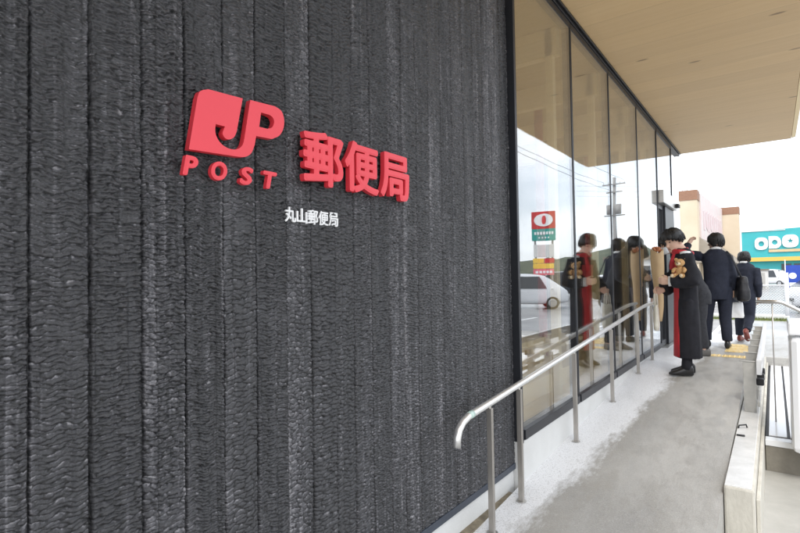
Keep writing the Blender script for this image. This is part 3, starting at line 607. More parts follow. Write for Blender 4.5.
def person(label, loc, heading, P):
    """P: joints and clothing in (forward, left, up)"""
    root = thing('person', label, 'person', loc, rz=math.atan2(heading[1], heading[0]))
    b = MB(); tor = P['torso']
    b.rings([ring(c, rl * (.78 if c[2] < 1.3 else .84), rf * (.72 if c[2] < 1.3 else .82)) for c, rl, rf in tor[1:]])
    hp = Vector(P['head']); HM = head_M(hp, *P['face'])
    nk = Vector(P['neck']); b.tube([nk - Vector((0, 0, .05)), nk, HM @ Vector((-.015, 0, -.06))], [.062, .052, .05], 14)
    b.rings([[HM @ q for q in r] for r in head_rings()])
    b.tube([HM @ Vector(q) for q in ((.082, 0, .022), (.098, 0, -.010), (.112, 0, -.030), (.096, 0, -.042))], [.007, .011, .015, .010], 8)      # nose
    b.tube([HM @ Vector(q) for q in ((.078, .036, .026), (.09, .0, .030), (.078, -.036, .026))], .010, 8)                                           # brow
    b.ell(HM @ Vector((.080, 0, -.098)), (.016, .020, .014)); b.ell(HM @ Vector((.086, 0, -.068)), (.010, .024, .006), M=HM.to_3x3())
    for s in (1, -1):
        b.ell(HM @ Vector((-.005, s * .076, -.015)), (.018, .010, .032), M=(HM.to_3x3() @ Euler((0, -.2, s * .3)).to_matrix()))
        q = 'l' if s > 0 else 'r'; sh, elb, wr = P['arm_' + q]; hd_ = P.get('hand_' + q)
        b.tube([sh, elb, wr], [.048, .040, .028], 10)
        if hd_: hand(b, wr, hd_[0], s, hd_[1], nrm=hd_[2])
        hip, kn, an = P['leg_' + q]; b.tube([hip, kn, an, Vector(an) - Vector((0, 0, .03))], [.075, .05, .036, .034], 10)
    link('body', fused(b, .0078, 2, name='body', mats=MT['skin']), root)
    mo = MB()
    for s in (1, -1): MB().ell(HM @ Vector((.0845, s * .031, .012)), (.006, .012, .006), M=HM.to_3x3()).build('eye', MT['eye'], root, True, local=True)
    mo.ell(HM @ Vector((.0935, 0, -.068)), (.004, .021, .005), M=HM.to_3x3())
    if P.get('mask'):
        k = MB(); rows = []
        for u in (-.105, -.085, -.06, -.035, -.012):
            k_row = []
            for i in range(13):
                a = (i / 12 - .5) * 2.2; bulge = .016 * math.exp(-(a * 1.4) ** 2) * (1 - ((u + .055) / .06) ** 2)
                k_row.append(HM @ Vector((math.cos(a) * (.094 + bulge) + .008, math.sin(a) * .072, u)))
            rows.append(k_row)
        vs_ = [q for r in rows for q in r]; k.add(vs_, [(r * 13 + i, r * 13 + i + 1, (r + 1) * 13 + i + 1, (r + 1) * 13 + i) for r in range(4) for i in range(12)])
        o = k.build('face_mask', MT['mask'], root, True, local=True); sm = o.modifiers.new('s', 'SOLIDIFY'); sm.thickness = .004; sm.offset = 1
    else: mo.build('mouth', MT['lip'], root, True, local=True)
    # hair
    h = MB(); low, bang = P.get('hair', (-.07, .035)); rr = random.Random(hash(label) % 1000)
    rs = head_rings(1.0, .020, 40); 
    def keep(u, a):                               # a: angle from the front
        a = abs((a + math.pi) % (2 * math.pi) - math.pi); lim = bang if a < .75 else (bang + (low - bang) * min(1, (a - .75) / .75)); return u > lim
    fine = []
    for k in range(len(rs) - 1):
        for t in (0, .25, .5, .75): fine.append([p.lerp(q, t) for p, q in zip(rs[k], rs[k + 1])])
    fine.append(rs[-1]); n = 40; vs_ = []; 
    for k, r in enumerate(fine):
        for i, p in enumerate(r):
            q = p.normalized(); lock = mnoise.noise(Vector((math.cos(2 * math.pi * i / n) * 4.5, math.sin(2 * math.pi * i / n) * 4.5, p.z * 5 + loc[1]))); vs_.append(HM @ (p + q * (.012 * lock) + Vector((0, 0, .006 * lock))))
    fs_ = []
    for k in range(len(fine) - 1):
        for i in range(n):
            jag = .016 * math.sin(i * 2.9 + loc[1]) + .010 * math.sin(i * 5.3)
            if keep(fine[k][i].z + jag, 2 * math.pi * i / n): j = (i + 1) % n; fs_.append((k * n + i, k * n + j, (k + 1) * n + j, (k + 1) * n + i))
    h.add(vs_, fs_); o = h.build('hair', MT['hair'], root, True, local=True)
    sm = o.modifiers.new('s', 'SOLIDIFY'); sm.thickness = .022; sm.offset = -1
    lk = MB()
    for i in range(190):
        a = rr.uniform(0, 2 * math.pi); e0 = rr.uniform(.35, 1.45); ap = abs((a + math.pi) % (2 * math.pi) - math.pi)
        lim = bang if ap < .75 else bang + (low - bang) * min(1, (ap - .75) / .75)
        pts = []; a2 = a
        for k in range(6):
            e = e0 - k * rr.uniform(.16, .24); a2 += rr.uniform(-.05, .05); g_ = rr.uniform(.016, .026) + (.006 if k == 5 else 0)
            p = Vector((math.cos(a2) * math.cos(e) * (.092 + g_), math.sin(a2) * math.cos(e) * (.075 + g_), math.sin(e) * (.118 + g_)))
            if p.z < lim - rr.uniform(-.004, .016): break
            pts.append(HM @ p)
        if len(pts) > 2: lk.tube(pts, [.004] + [.0085] * (len(pts) - 2) + [.0015], 5, flat=.6)
    lk.build('hair_locks', MT['hair'], o, True, local=True)
    # clothes
    j = MB(); j.rings([ring(c, rl, rf, 26, pw=.9) for c, rl, rf in tor])
    for q in 'lr': sh, elb, wr = P['arm_' + q]; s0 = Vector(sh); sleeve(j, s0, elb, Vector(elb).lerp(Vector(wr), .93), P.get('sleeve', (.078, .060, .050)))
    for ex in P.get('skirt', []): j.rings([ring(c, rl, rf, 30, yaw=0) for c, rl, rf in ex])
    link(P['coat'][0], fused(j, .0125, 3, *P.get('fold', (.013, (7, 7, 6.5))), P['coat'][0], MT[P['coat'][1]]), root)
    cl = MB(); cl.tube([nk + Vector((-.012, 0, -.02)), nk + Vector((-.004, 0, .012))], [.070, .059], 16, cap=False); o = cl.build('collar', MT[P.get('collar', 'shirt')], root, True, local=True)
    sm = o.modifiers.new('s', 'SOLIDIFY'); sm.thickness = .008
    tr = MB()
    for q in 'lr':
        hip, kn, an = (Vector(x) for x in P['leg_' + q]); r = P.get('legr', (.098, .078, .062)); lift = an + (kn - an).normalized() * P.get('lift', .02)
        tr.tube([hip + Vector((0, 0, .06)), hip, hip.lerp(kn, .5), kn, kn.lerp(an, .5), lift], [r[0] * .9, r[0], (r[0] + r[1]) / 2, r[1], (r[1] + r[2]) / 2, r[2]], 16)
    hl, hr_ = Vector(P['leg_l'][0]), Vector(P['leg_r'][0]); tr.ell((hl + hr_) / 2 + Vector((0, 0, .03)), (.115, .165, .12))
    link('trousers', fused(tr, .0125, 3, .010, (8, 8, 4), 'trousers', MT[P['legs']]), root)
    for q in 'lr':
        yw, pt = P.get('foot_' + q, (0, 0)); s_ = MB(); shoe(s_, P['leg_' + q][2], yw, pt, P.get('shoe_len', .26)); o = s_.build('shoe', MT[P['shoes']], root, True, local=True); o.modifiers.new('s', 'SUBSURF').levels = 1
    return root, HM
def suit_torso(lean=(0, 0), top=1.36, hem=.70, w=.19, cx=0.0, cl=0.0):
    o = []
    for u, rl, rf in ((hem, w * .96, .135), (hem + .12, w * .97, .135), (.98, w * .90, .12), (1.08, w * .93, .125), (1.20, w * 1.0, .130), (1.29, w * 1.02, .118), (1.345, w * .86, .092), (top + .03, .095, .075), (top + .055, .066, .064)):
        k = max(0, (u - .80) / .6) ; o.append(((cx + lean[0] * k, cl + lean[1] * k, u), rl, rf))
    return o

# robed person with the teddy bear
A_loc = (.60, 6.13, rz_(6.13))
robe = [((0, 0, .185), .150, .128), ((0, 0, .40), .148, .122), ((0, 0, .65), .145, .114), ((0, 0, .92), .148, .108), ((.01, 0, 1.08), .155, .110), ((.015, 0, 1.20), .165, .112), ((.02, 0, 1.27), .158, .100), ((.025, 0, 1.325), .10, .08), ((.03, 0, 1.35), .066, .064)]
A, AH = person('person in a long black robe with crimson front, cradling a teddy bear', A_loc, (-.97, -.25), dict(
    torso=robe, neck=(.035, 0, 1.335), head=(.105, .01, 1.440), face=(.62, .42), hair=(-.030, .040),
    arm_l=((.02, .16, 1.255), (-.02, .235, 1.01), (.17, .18, 1.00)), hand_l=((1, -.25, .05), .7, (0, -1, .2)),
    arm_r=((.02, -.16, 1.255), (.04, -.22, 1.00), (.22, -.10, .90)), hand_r=((1, .2, -.3), 1.2, (0, 1, -.2)),
    leg_l=((0, .075, .74), (.01, .075, .42), (.03, .075, .083)), leg_r=((0, -.075, .74), (.03, -.075, .42), (-.01, -.09, .083)), foot_l=(.05, 0), foot_r=(-.1, 0),
    coat=('robe', 'robe'), fold=(.010, (13, 13, 1.6)), legs='robe', shoes='shoe', sleeve=(.085, .085, .080), legr=(.085, .06, .046), collar='lining', shoe_len=.235, lift=-.02))
ln_ = MB(); n = 13; rows = []
for (c, rl, rf) in robe[:6]:
    rows.append([(c[0] + math.cos(a) * (rf + .010), c[1] + math.sin(a) * (rl + .006), c[2] + (.012 if c[2] < .2 else 0)) for a in [(-1.0 + 1.80 * i / (n - 1)) for i in range(n)]])
ln_.add([q for r in rows for q in r], [(r * n + i, r * n + i + 1, (r + 1) * n + i + 1, (r + 1) * n + i) for r in range(len(rows) - 1) for i in range(n - 1)])
o = ln_.build('robe_lining', MT['lining'], A, True, local=True); q = o.modifiers.new('s', 'SOLIDIFY'); q.thickness = .012
sc_ = MB()
sc_.tube([(.03 + math.cos(a) * .085, math.sin(a) * .095, 1.305 + .014 * math.cos(a)) for a in [2 * math.pi * i / 16 for i in range(17)]], .029, 10); sc_.tube([(.09, .06, 1.30), (.12, .07, 1.22), (.125, .06, 1.12)], [.035, .04, .042], 10, flat=.5)
link('scarf', fused(sc_, .008, 2, .004, (20, 20, 20), 'scarf', MT['lining']), A)
sp = MB(); sp.tube([(-.03, .10, 1.295), (.02, .118, 1.295), (.06, .105, 1.29)], [.020, .025, .020], 10); sp.build('scarf_stripe', MT['shirt'], A, True, local=True)
cf = MB(); cf.tube([(.145, .185, 1.00), (.185, .177, 1.0)], [.052, .054], 14); cf.build('shirt_cuff', MT['shirt'], A, True, local=True)

# teddy bear
hdg = math.atan2(-.25, -.97)
def loc2w(p, base, h): c, s = math.cos(h), math.sin(h); return (base[0] + p[0] * c - p[1] * s, base[1] + p[0] * s + p[1] * c, base[2] + p[2])
bw = loc2w((.075, .215, 1.045), A_loc, hdg)
tb_ = thing('teddy_bear', 'small tan teddy bear held against the robed person', 'soft toy', bw, rz=hdg + 1.05); tb_.scale = (.76, .76, .76)
m = MB(); m.ell((0, 0, .075), (.058, .062, .078)); link('torso', fused(m, .006, 1, .002, (60, 60, 60), 'torso', MT['bear']), tb_)
m = MB(); m.ell((.01, 0, .19), (.062, .068, .058)); link('head', fused(m, .006, 1, .002, (60, 60, 60), 'head', MT['bear']), tb_)
m = MB(); m.ell((.066, 0, .178), (.026, .030, .022)); m.build('muzzle', MT['plush2'], tb_, True, local=True)
m = MB(); m.ell((.092, 0, .186), (.006, .010, .007)); m.build('nose', MT['eye'], tb_, True, local=True)
for s in (1, -1):
    m = MB(); m.ell((.0, s * .055, .238), (.014, .024, .024)); m.build('ear', MT['bear'], tb_, True, local=True)
    m = MB(); m.ell((.064, s * .026, .203), (.006, .006, .007)); m.build('eye', MT['eye'], tb_, True, local=True)
    m = MB(); m.tube([(.02, s * .05, .115), (.05, s * .075, .09), (.075, s * .07, .06)], [.026, .024, .018], 10); m.build('arm', MT['bear'], tb_, True, local=True)
    m = MB(); m.tube([(.03, s * .035, .03), (.08, s * .055, .012), (.11, s * .058, .018)], [.034, .030, .026], 10); m.build('leg', MT['bear'], tb_, True, local=True)
    m = MB(); m.ell((.132, s * .058, .018), (.008, .022, .024)); m.build('foot_pad', MT['plush2'], tb_, True, local=True)
# cream tote
def soft_bag(name, lab, cat, base, h, w_, d_, ht, m_, handle, rz=0.0, group=None):
    t = thing(name, lab, cat, base, rz=rz)
    b = MB(); rs = []
    for k in range(9):
        u = k / 8; s = 1 - .12 * u; th = d_ * (.55 + .9 * u * (1 - u) + .15 * (1 - u)) * (1 if k < 8 else .6)
        rs.append(ring((0, 0, ht * u), w_ / 2 * s * (1 - .1 * (k == 0)), max(th, .01), 24, pw=.6))
    b.rings(rs); link('pouch', fused(b, .007, 2, .008, (14, 14, 9), 'pouch', m_), t)
    hm = MB()
    for f in (.012, -.012): hm.tube([(f, -w_ * .25, ht - .01), (f, -w_ * .2, ht + handle * .6), (f * .3, 0, ht + handle), (f, w_ * .2, ht + handle * .6), (f, w_ * .25, ht - .01)], .008, 8)
    hm.build('handle', m_, t, True, local=True); return t
soft_bag('tote_bag', 'cream cloth tote hanging between the robed person and the paper bouquet', 'bag', loc2w((.29, -.07, .46), A_loc, hdg), 0, .19, .035, .28, MT['tote'], .16, hdg)

# person with the bouquet
B_loc = (.575, 7.50, LAND)
Bh = (-.96, -.28)
B, BH = person('masked person in a charcoal suit holding a paper bouquet, half hidden by the robed person', B_loc, Bh, dict(
    torso=suit_torso((.24, 0), w=.18, hem=.66), neck=(.245, 0, 1.39), head=(.335, 0, 1.445), face=(.1, .40), mask=True, hair=(-.075, .03),
    arm_l=((.21, .170, 1.28), (.23, .215, 1.02), (.37, .10, .915)), hand_l=((1, -.5, .1), .9, (.2, -1, 0)),
    arm_r=((.21, -.170, 1.28), (.26, -.22, 1.03), (.42, -.14, 1.00)), hand_r=((1, .5, .1), .9, (.2, 1, 0)),
    leg_l=((0, .09, .80), (.02, .09, .45), (-.02, .09, .083)), leg_r=((0, -.09, .80), (.03, -.09, .45), (.03, -.10, .083)), coat=('jacket', 'charcoal'), legs='charcoal', shoes='greyshoe'))
bq = thing('flower_bouquet', 'tall bouquet wrapped in brown kraft paper, reaching past the handrail end', 'bouquet', (.165, 7.12, .74))
m = MB(); rs = []
for k in range(15):
    u = k / 14; r = .030 + .042 * min(1, u * 1.5) + .006 * math.sin(u * 9) + .005 * mnoise.noise(Vector((u * 14, 0, 3))); 
    rs.append([(.165 + r * (1 + .10 * math.sin(3 * a + 4 * u) + .05 * math.sin(7 * a)) * math.cos(a), 7.12 + r * (1 + .10 * math.cos(2 * a + 3 * u)) * math.sin(a), .74 + .90 * u + (.035 * math.sin(2 * a + 1) if k == 14 else 0)) for a in [2 * math.pi * i / 28 for i in range(28)]])
m.rings(rs); m.build('paper_wrap', MT['kraft'], bq, True)
m = MB()
for i in range(34):
    a, r = random.uniform(0, 6.28), .055 * math.sqrt(random.random()); m.ell((.165 + r * math.cos(a), 7.12 + r * math.sin(a), 1.63 + random.uniform(.0, .055)), (.014, .014, .016), nu=7, nv=5)
m.build('flower_heads', MT['rust'], bq, True)

# tall man with a raised arm
D_loc = (.70, 8.36, LAND); Dh = (-.30, .95)
person('suited person seen from behind with left arm raised to the face', D_loc, Dh, dict(
    torso=suit_torso((.08, -.02), w=.172, hem=.68), neck=(.08, -.02, 1.405), head=(.11, -.035, 1.50), face=(.75, .05), hair=(-.07, .035),
    arm_l=((.08, .165, 1.30), (.12, .38, 1.35), (.26, .28, 1.50)), hand_l=((.3, -.5, .7), .6, (-.5, -1, 0)),
    arm_r=((.06, -.150, 1.29), (.02, -.20, 1.03), (.06, -.215, .80)), hand_r=((.2, 0, -1), 1.1, (0, 1, 0)),
    leg_l=((.0, .09, .80), (.06, .11, .44), (.10, .12, .083)), leg_r=((.0, -.10, .80), (.0, -.10, .44), (-.06, -.10, .083)), foot_l=(.25, 0), foot_r=(-.3, 0), coat=('jacket', 'navy'), legs='navy', shoes='shoe'))
# walking man with bags
E_loc = (.91, 10.75, .12); Eh = (.20, .98); eh = math.atan2(Eh[1], Eh[0])
person('suited person in russet shoes walking away down the step', E_loc, Eh, dict(
    torso=suit_torso((.12, 0), w=.180, hem=.68), neck=(.125, 0, 1.405), head=(.18, .01, 1.475), face=(.45, .15), mask=True, hair=(-.06, .035),
    arm_l=((.11, .19, 1.29), (.06, .27, 1.00), (.10, .26, .74)), hand_l=((.2, 0, -1), .9, (.3, -1, 0)),
    arm_r=((.11, -.165, 1.29), (.02, -.225, 1.02), (.08, -.21, .78)), hand_r=((.2, 0, -1), .5, (0, 1, 0)),
    leg_l=((.02, .09, .80), (.12, .09, .45), (.10, .09, .083)), leg_r=((.0, -.09, .80), (-.02, -.10, .44), (-.32, -.11, .22)), foot_r=(0, .75), coat=('jacket', 'navy'), legs='navy', shoes='brownshoe'))
dh = math.atan2(Dh[1], Dh[0]); bgw = loc2w((-.01, -.30, .66), D_loc, dh)
t = thing('shoulder_bag', 'slouchy black bag on a strap at the side of the person with the raised arm', 'bag', bgw, rz=dh)
m = MB(); m.rings([ring((0, 0, z), wl, df, 20, pw=.6) for z, wl, df in ((0, .06, .13), (.03, .075, .16), (.15, .08, .17), (.26, .065, .155), (.33, .045, .13), (.345, .02, .09))]); link('pouch', fused(m, .01, 2, .012, (10, 10, 8), 'pouch', MT['bag']), t)
m = MB(); m.tube([(.10, .01, .31), (.10, .05, .50), (.07, .14, .68), (.02, .155, .70), (-.06, .13, .64), (-.10, .02, .32)], .013, 8, flat=.5); m.build('strap', MT['bag'], t, True, local=True)
soft_bag('carrier_bag', 'white carrier bag dangling below the black shoulder bag', 'bag', loc2w((.06, -.235, .42), D_loc, dh), 0, .22, .05, .22, MT['shirt'], .12, dh)

# ------------------------------------------------------------------ parking lot, fence, verge
fn = thing('chain_link_fence', 'low white chain link fence along the far edge of the parking area', 'fence', (-.5, 21.3, LOW))
FX = [-4.5, -2.9, -1.3, .3, 1.70]
for x in FX: 
    r = .06 if x == 1.70 else .028
    MB().tube([(x, 21.3, LOW), (x, 21.3, .98 if r < .05 else 1.32)], r, 12).build('post', MT['whitepaint'], fn, smooth=True)
for z in (.90, .28, -.12): MB().tube([(-4.5, 21.3, z), (1.66, 21.3, z)], .022, 8).build('rail', MT['whitepaint'], fn, smooth=True)
m = MB(); s_ = .085
for i in range(-12, 78):
    x = -4.5 + i * s_
    for sg_ in (1, -1):
        x0, x1 = (x, x + 1.0) if sg_ > 0 else (x + 1.0, x); m.tube([(x0, 21.34, -.12), (x1, 21.34, .88)], .0055, 4)
m.build('chain_mesh', MT['wire'], fn)
structure(MB().box(-5, 1.75, 21.0, 21.16, LOW, LOW + .13).build('verge_kerb', MT['lightwall'], bevel=.01))
m = MB()
for i in range(2600):
    x, y = random.uniform(-5, 1.7), random.uniform(20.45, 20.98); h = random.uniform(.04, .12); a = random.uniform(0, 6.28); dx, dy = .012 * math.cos(a), .012 * math.sin(a); lx, ly = random.uniform(-.03, .03), random.uniform(-.03, .03)
    m.add([(x - dx, y - dy, LOW), (x + dx, y + dy, LOW), (x + lx, y + ly, LOW + h)], [(0, 1, 2)])
tag(m.build('grass', MT['grass']), kind='stuff')
structure(MB().box(-5, 1.72, 20.42, 20.99, LOW - .05, LOW + .012).build('grass_verge', MT['grass']))
# painted bay lines on the lot
m = MB()
for x in (-3, 0, 3, 6): m.box(x, x + .12, 13.5, 18.5, LOW, LOW + .004)
m.box(-6, 10, 12.6, 12.75, LOW, LOW + .004); structure(m.build('parking_marking', MT['white_l']))

# vehicles
def car(label, loc, rz, paint, ln=3.9, w_=.82, ht=1.5, van=False, cat='car', group=None):
    t = thing('parked_car' if cat == 'car' else 'parked_van', label, cat, loc, group, rz)
    L_ = ln / 2; n = 0
    if van: prof = [(-L_, .45, .95, 1.0), (-L_ + .04, .30, 1.02, ht - .18), (-L_ + .25, .24, 1.02, ht), (0, .22, 1.0, ht), (L_ * .42, .22, .98, ht - .03), (L_ * .66, .24, .96, ht - .30), (L_ * .86, .26, .94, 1.02), (L_ - .10, .28, .86, .90), (L_, .40, .70, .74)]
    else: prof = [(-L_, .45, .90, .93), (-L_ + .05, .30, .96, 1.05), (-L_ + .22, .24, .96, ht - .10), (-L_ * .5, .22, .94, ht), (0, .22, .92, ht), (L_ * .24, .22, .91, ht - .12), (L_ * .52, .24, .90, .98), (L_ * .8, .26, .84, .88), (L_ - .08, .30, .74, .77), (L_, .42, .62, .64)]
    rs = []
    for x, z0, zb, zt in prof:
        wt = w_ * (.80 if zt > 1.05 else .9); e_ = .86 if abs(x) > L_ - .12 else 1.0; k = (zt - zb)
        half = [(w_ * e_ * .84, z0), (w_ * e_ * .97, z0 + .10), (w_ * e_, (z0 + zb) / 2), (w_ * e_ * .97, zb), (wt * e_ + (w_ * .97 - wt) * .25, zb + k * .75), (wt * e_ * .88, zb + k * .97), (wt * e_ * .5, zb + k * 1.0 + .01)]
        rs.append([(x, y, z) for y, z in half] + [(x, -y, z) for y, z in half[::-1]])
    b = MB().rings(rs).build('body', paint, t, True, local=True); q = b.modifiers.new('s', 'SUBSURF'); q.levels = 1; q.render_levels = 2
    # windows: side strips, windscreen, rear
    x_a, x_b = -L_ + .35, (L_ * .50 if van else L_ * .34); zb = 1.0 if van else .95; zt = ht - .14
    for s in (1, -1):
        for a, c in ((x_a, (x_a + x_b) * .5 - .05), ((x_a + x_b) * .5 + .03, x_b)):
            tp = c - (.34 if c == x_b else 0); y0, y1 = s * (w_ * .985), s * (w_ * .86)
            MB().hexa([(a, y0 - s * .05, zb), (c, y0 - s * .05, zb), (c, y0, zb), (a, y0, zb), (a + .04, y1 - s * .05, zt), (tp, y1 - s * .05, zt), (tp, y1, zt), (a + .04, y1, zt)]).build('side_window', MT['darkwin'], t, local=True)
    fx0, fx1 = (L_ * .86, L_ * .50) if van else (L_ * .54, L_ * .26)
    MB().hexa([(fx0 - .03, -w_ * .78, zb + .03), (fx0 + .03, -w_ * .78, zb + .03), (fx0 + .03, w_ * .78, zb + .03), (fx0 - .03, w_ * .78, zb + .03), (fx1 - .0, -w_ * .66, zt + .02), (fx1 + .06, -w_ * .66, zt + .02), (fx1 + .06, w_ * .66, zt + .02), (fx1, w_ * .66, zt + .02)]).build('windscreen', MT['darkwin'], t, local=True)
    MB().hexa([(-L_ - .015, -w_ * .7, zb + .08), (-L_ + .1, -w_ * .7, zb + .08), (-L_ + .1, w_ * .7, zb + .08), (-L_ - .015, w_ * .7, zb + .08), (-L_ + .11, -w_ * .62, zt), (-L_ + .2, -w_ * .62, zt), (-L_ + .2, w_ * .62, zt), (-L_ + .11, w_ * .62, zt)]).build('rear_window', MT['darkwin'], t, local=True)
    for s in (1, -1):
        for x in (-L_ * .62, L_ * .63):
            wh = MB().tube([(x, s * (w_ - .20), .30), (x, s * (w_ + .005), .30)], .30, 24).build('wheel', MT['tyre'], t, local=True)
            MB().tube([(x, s * (w_ + .004), .30), (x, s * (w_ + .016), .30)], [.20, .17], 16).build('rim', MT['rim'], wh, local=True)
        MB().ell((L_ - .13, s * w_ * .68, .68), (.12, .17, .09)).build('headlight', MT['lamp'], t, True, local=True)
        MB().ell((-L_ + .05, s * w_ * .80, .86), (.06, .09, .17)).build('tail_light', MT['tail'], t, True, local=True)
        MB().ell((L_ * (.62 if van else .36), s * (w_ + .07), 1.0), (.06, .09, .06)).build('mirror', paint, t, True, local=True)
    MB().box(L_ - .06, L_ + .012, -.30, .30, .46, .58).build('grille', MT['black'], t, local=True); MB().box(L_ + .002, L_ + .02, -.16, .16, .34, .44).build('number_plate', MT['white_l'], t, local=True)
    return t
car('white van parked far off in front of the teal store', (1.0, 74, LOW), R(-25), MT['carw'], 4.4, .86, 1.95, True, 'van')
car('white car cut by the right frame edge, beside the blue banner', (3.75, 25.2, LOW), R(198), MT['carw'], 4.0, .84, 1.65, True)
# reflected in the glazing
car('white compact car across the road, mirrored in the first window pane', (8.62, 23.4, LOW), R(152), MT['carw'], 4.1, .84, 1.72, True)
car('dark van parked behind the white compact car, mirrored in the glass', (10.6, 37.5, LOW), R(160), MT['card'], 4.4, .86, 1.9, True, 'van')
car('silver-white car far up the road, mirrored beside the reflected people', (9.2, 52, LOW), R(100), MT['carw'], 4.0, .83, 1.5)

# blue banner
t = thing('blue_banner', 'blue banner with a round white emblem on a thin pole by the fence', 'banner', (1.78, 26.5, LOW))
MB().tube([(1.76, 26.5, LOW), (1.76, 26.5, 1.85)], .014, 8).build('pole', MT['whitepaint'], t, smooth=True)
box('cloth', MT['blue'], t, 1.776, 2.28, 26.495, 26.505, .05, 1.62)
m = MB(); m.tube([(2.0, 26.493, 1.18), (2.0, 26.485, 1.18)], .13, 20); m.build('emblem', MT['white_l'], t)
m = MB(); m.box(1.88, 2.12, 26.486, 26.4935, .74, .90); m.build('emblem', MT['white_l'], t)

# teal store
ST = thing('teal_store', 'wide teal store with an amber stripe across the parking lot', 'store', (5, 96, LOW))
st = MB(); st.box(-2.3, 12, 96.2, 120, LOW, 3.1); st.build('wall', MT['teal'], ST)
st = MB(); st.hexa([(-2.5, 95.6, 3.65), (12.2, 95.6, 3.65), (12.2, 121, 3.65), (-2.5, 121, 3.65), (-2.5, 95.6, 7.75), (12.2, 95.6, 8.25), (12.2, 121, 8.25), (-2.5, 121, 7.75)]); st.build('fascia', MT['teal'], ST)
box('amber_band', MT['amber'], ST, -2.6, 12.3, 95.4, 121, 3.05, 3.649)
box('coping', MT['lightwall'], ST, -2.55, 3, 95.5, 95.58, 7.70, 7.82)
for x0, x1 in ((2.4, 3.6), (3.9, 5.2), (5.5, 8)): box('window', MT['darkwin'], ST, x0, x1, 96.1, 96.19, .2, 2.6)
SS = thing('store_sign', 'white store lettering with a star in the round letter on the teal fascia', 'sign', (2, 95.5, 5))
def front(a, b, d): return (a, d, b)
def sell(cx_, cz, rx, rz2, n=40, p=.72): return [(cx_ + math.copysign(abs(math.cos(t)) ** p, math.cos(t)) * rx, cz + math.copysign(abs(math.sin(t)) ** p, math.sin(t)) * rz2) for t in [2 * math.pi * i / n for i in range(n)]]
def front_mesh(polys, name, m, parent, d0, d1):
    cu = bpy.data.curves.new(name, 'CURVE'); cu.dimensions = '2D'; cu.fill_mode = 'BOTH'; cu.extrude = (d1 - d0) / 2
    for p in polys:
        sp = cu.splines.new('POLY'); sp.points.add(len(p) - 1); sp.use_cyclic_u = True
        for q, (a, b) in zip(sp.points, p): q.co = (a, b, 0, 1)
    return curve_to(cu, name, m, parent, lambda v: (v.x, (d0 + d1) / 2 - v.z, v.y))
# letters O, D and a starred O (pixel columns 755-771, 772-787, 788-804 of the photograph)
front_mesh([sell(.0, 5.78, .84, .95), sell(.0, 5.75, .36, .42, p=1)[::-1]], 'letter', MT['white_l'], SS, 95.40, 95.58)
dd = [(a + .55, b) for a, b in [(.37, 4.95), (1.25, 4.95), (1.62, 5.10), (1.90, 5.5), (1.93, 5.9), (1.78, 6.45), (1.45, 6.78), (1.1, 6.85), (.37, 6.85)]]
front_mesh([dd, sell(1.67, 5.90, .34, .38, p=1)[::-1]], 'letter', MT['white_l'], SS, 95.40, 95.58)
star = [(3.55 + (.42 if i % 2 == 0 else .17) * math.sin(math.pi * i / 5), 6.02 + (.42 if i % 2 == 0 else .17) * math.cos(math.pi * i / 5)) for i in range(10)]
front_mesh([sell(3.55, 6.0, .98, .97), star[::-1]], 'letter', MT['white_l'], SS, 95.40, 95.58)
box('lettering_band', MT['tan'], SS, .9, 7.0, 95.44, 95.585, 4.42, 4.80)

# cream shop with parapet boxes
CR = thing('cream_shop', 'cream shop building with two brown capped parapet towers and a sloping grey roof', 'building', (-8, 50, LOW))
box('tower', MT['cream'], CR, -4.62, -3.38, 46.2, 47.6, 1.0, 7.25); box('tower_cap', MT['capbrown'], CR, -4.66, -3.34, 46.16, 47.64, 7.251, 8.05)
box('tower', MT['cream'], CR, -3.10, -1.35, 62.4, 64, 1.0, 7.45); box('tower_cap', MT['capbrown'], CR, -3.14, -1.31, 62.36, 64.04, 7.451, 8.2)
m = MB(); m.hexa([(-3.5, 47.66, 3.9), (-3.28, 47.66, 3.9), (-2.78, 62.3, 3.9), (-3.0, 62.3, 3.9), (-3.5, 47.66, 7.9), (-3.28, 47.66, 7.9), (-2.78, 62.3, 8.05), (-3.0, 62.3, 8.05)]); m.build('fascia', MT['fascia'], CR)
for i in range(9):
    y = 49 + i * 1.4; x = -3.28 + (y - 47.66) * .0342
    MB().hexa([(x + .004, y, 5.0 + .3 * (i % 2)), (x + .03, y, 5.0 + .3 * (i % 2)), (x + .06, y + .9, 5.0), (x + .03, y + .9, 5.0), (x + .004, y, 6.6), (x + .03, y, 6.6), (x + .06, y + .9, 6.8), (x + .03, y + .9, 6.8)]).build('faded_mark', mat('faded_pink_mark', (.56, .40, .41), .7, col2=(.62, .56, .56), vscale=1.5), CR)
m = MB(); m.hexa([(-7, 44.5, 2.2), (-1.4, 47.0, 2.2), (-.9, 63, 2.2), (-7, 63, 2.2), (-5.6, 46.6, 4.6), (-3.6, 47.2, 4.55), (-3.1, 62, 4.3), (-5.6, 62, 4.6)]); m.build('roof', MT['slate'], CR)
box('wall', MT['cream'], CR, -6.5, -2.6, 48, 62, LOW, 2.199); box('window', MT['darkwin'], CR, -2.599, -2.55, 50, 55, .6, 1.9)
for x in (-4.45, -4.1): MB().tube([(x, 46.5, 8.05), (x + .12, 46.3, 8.35), (x + .25, 46.1, 8.5)], .03, 6).build('floodlight', MT['lightwall'], CR)
t = thing('grey_shed', 'pale grey shed with a flat roof left of the far white van', 'shed', (.2, 62, LOW)); box('wall', MT['lightwall'], t, -.5, .95, 62, 64, LOW, 1.55); box('roof', MT['slate'], t, -.6, 1.05, 61.9, 64.1, 1.551, 1.68); box('door', MT['plate'], t, .1, .7, 61.96, 61.999, LOW, 1.3)

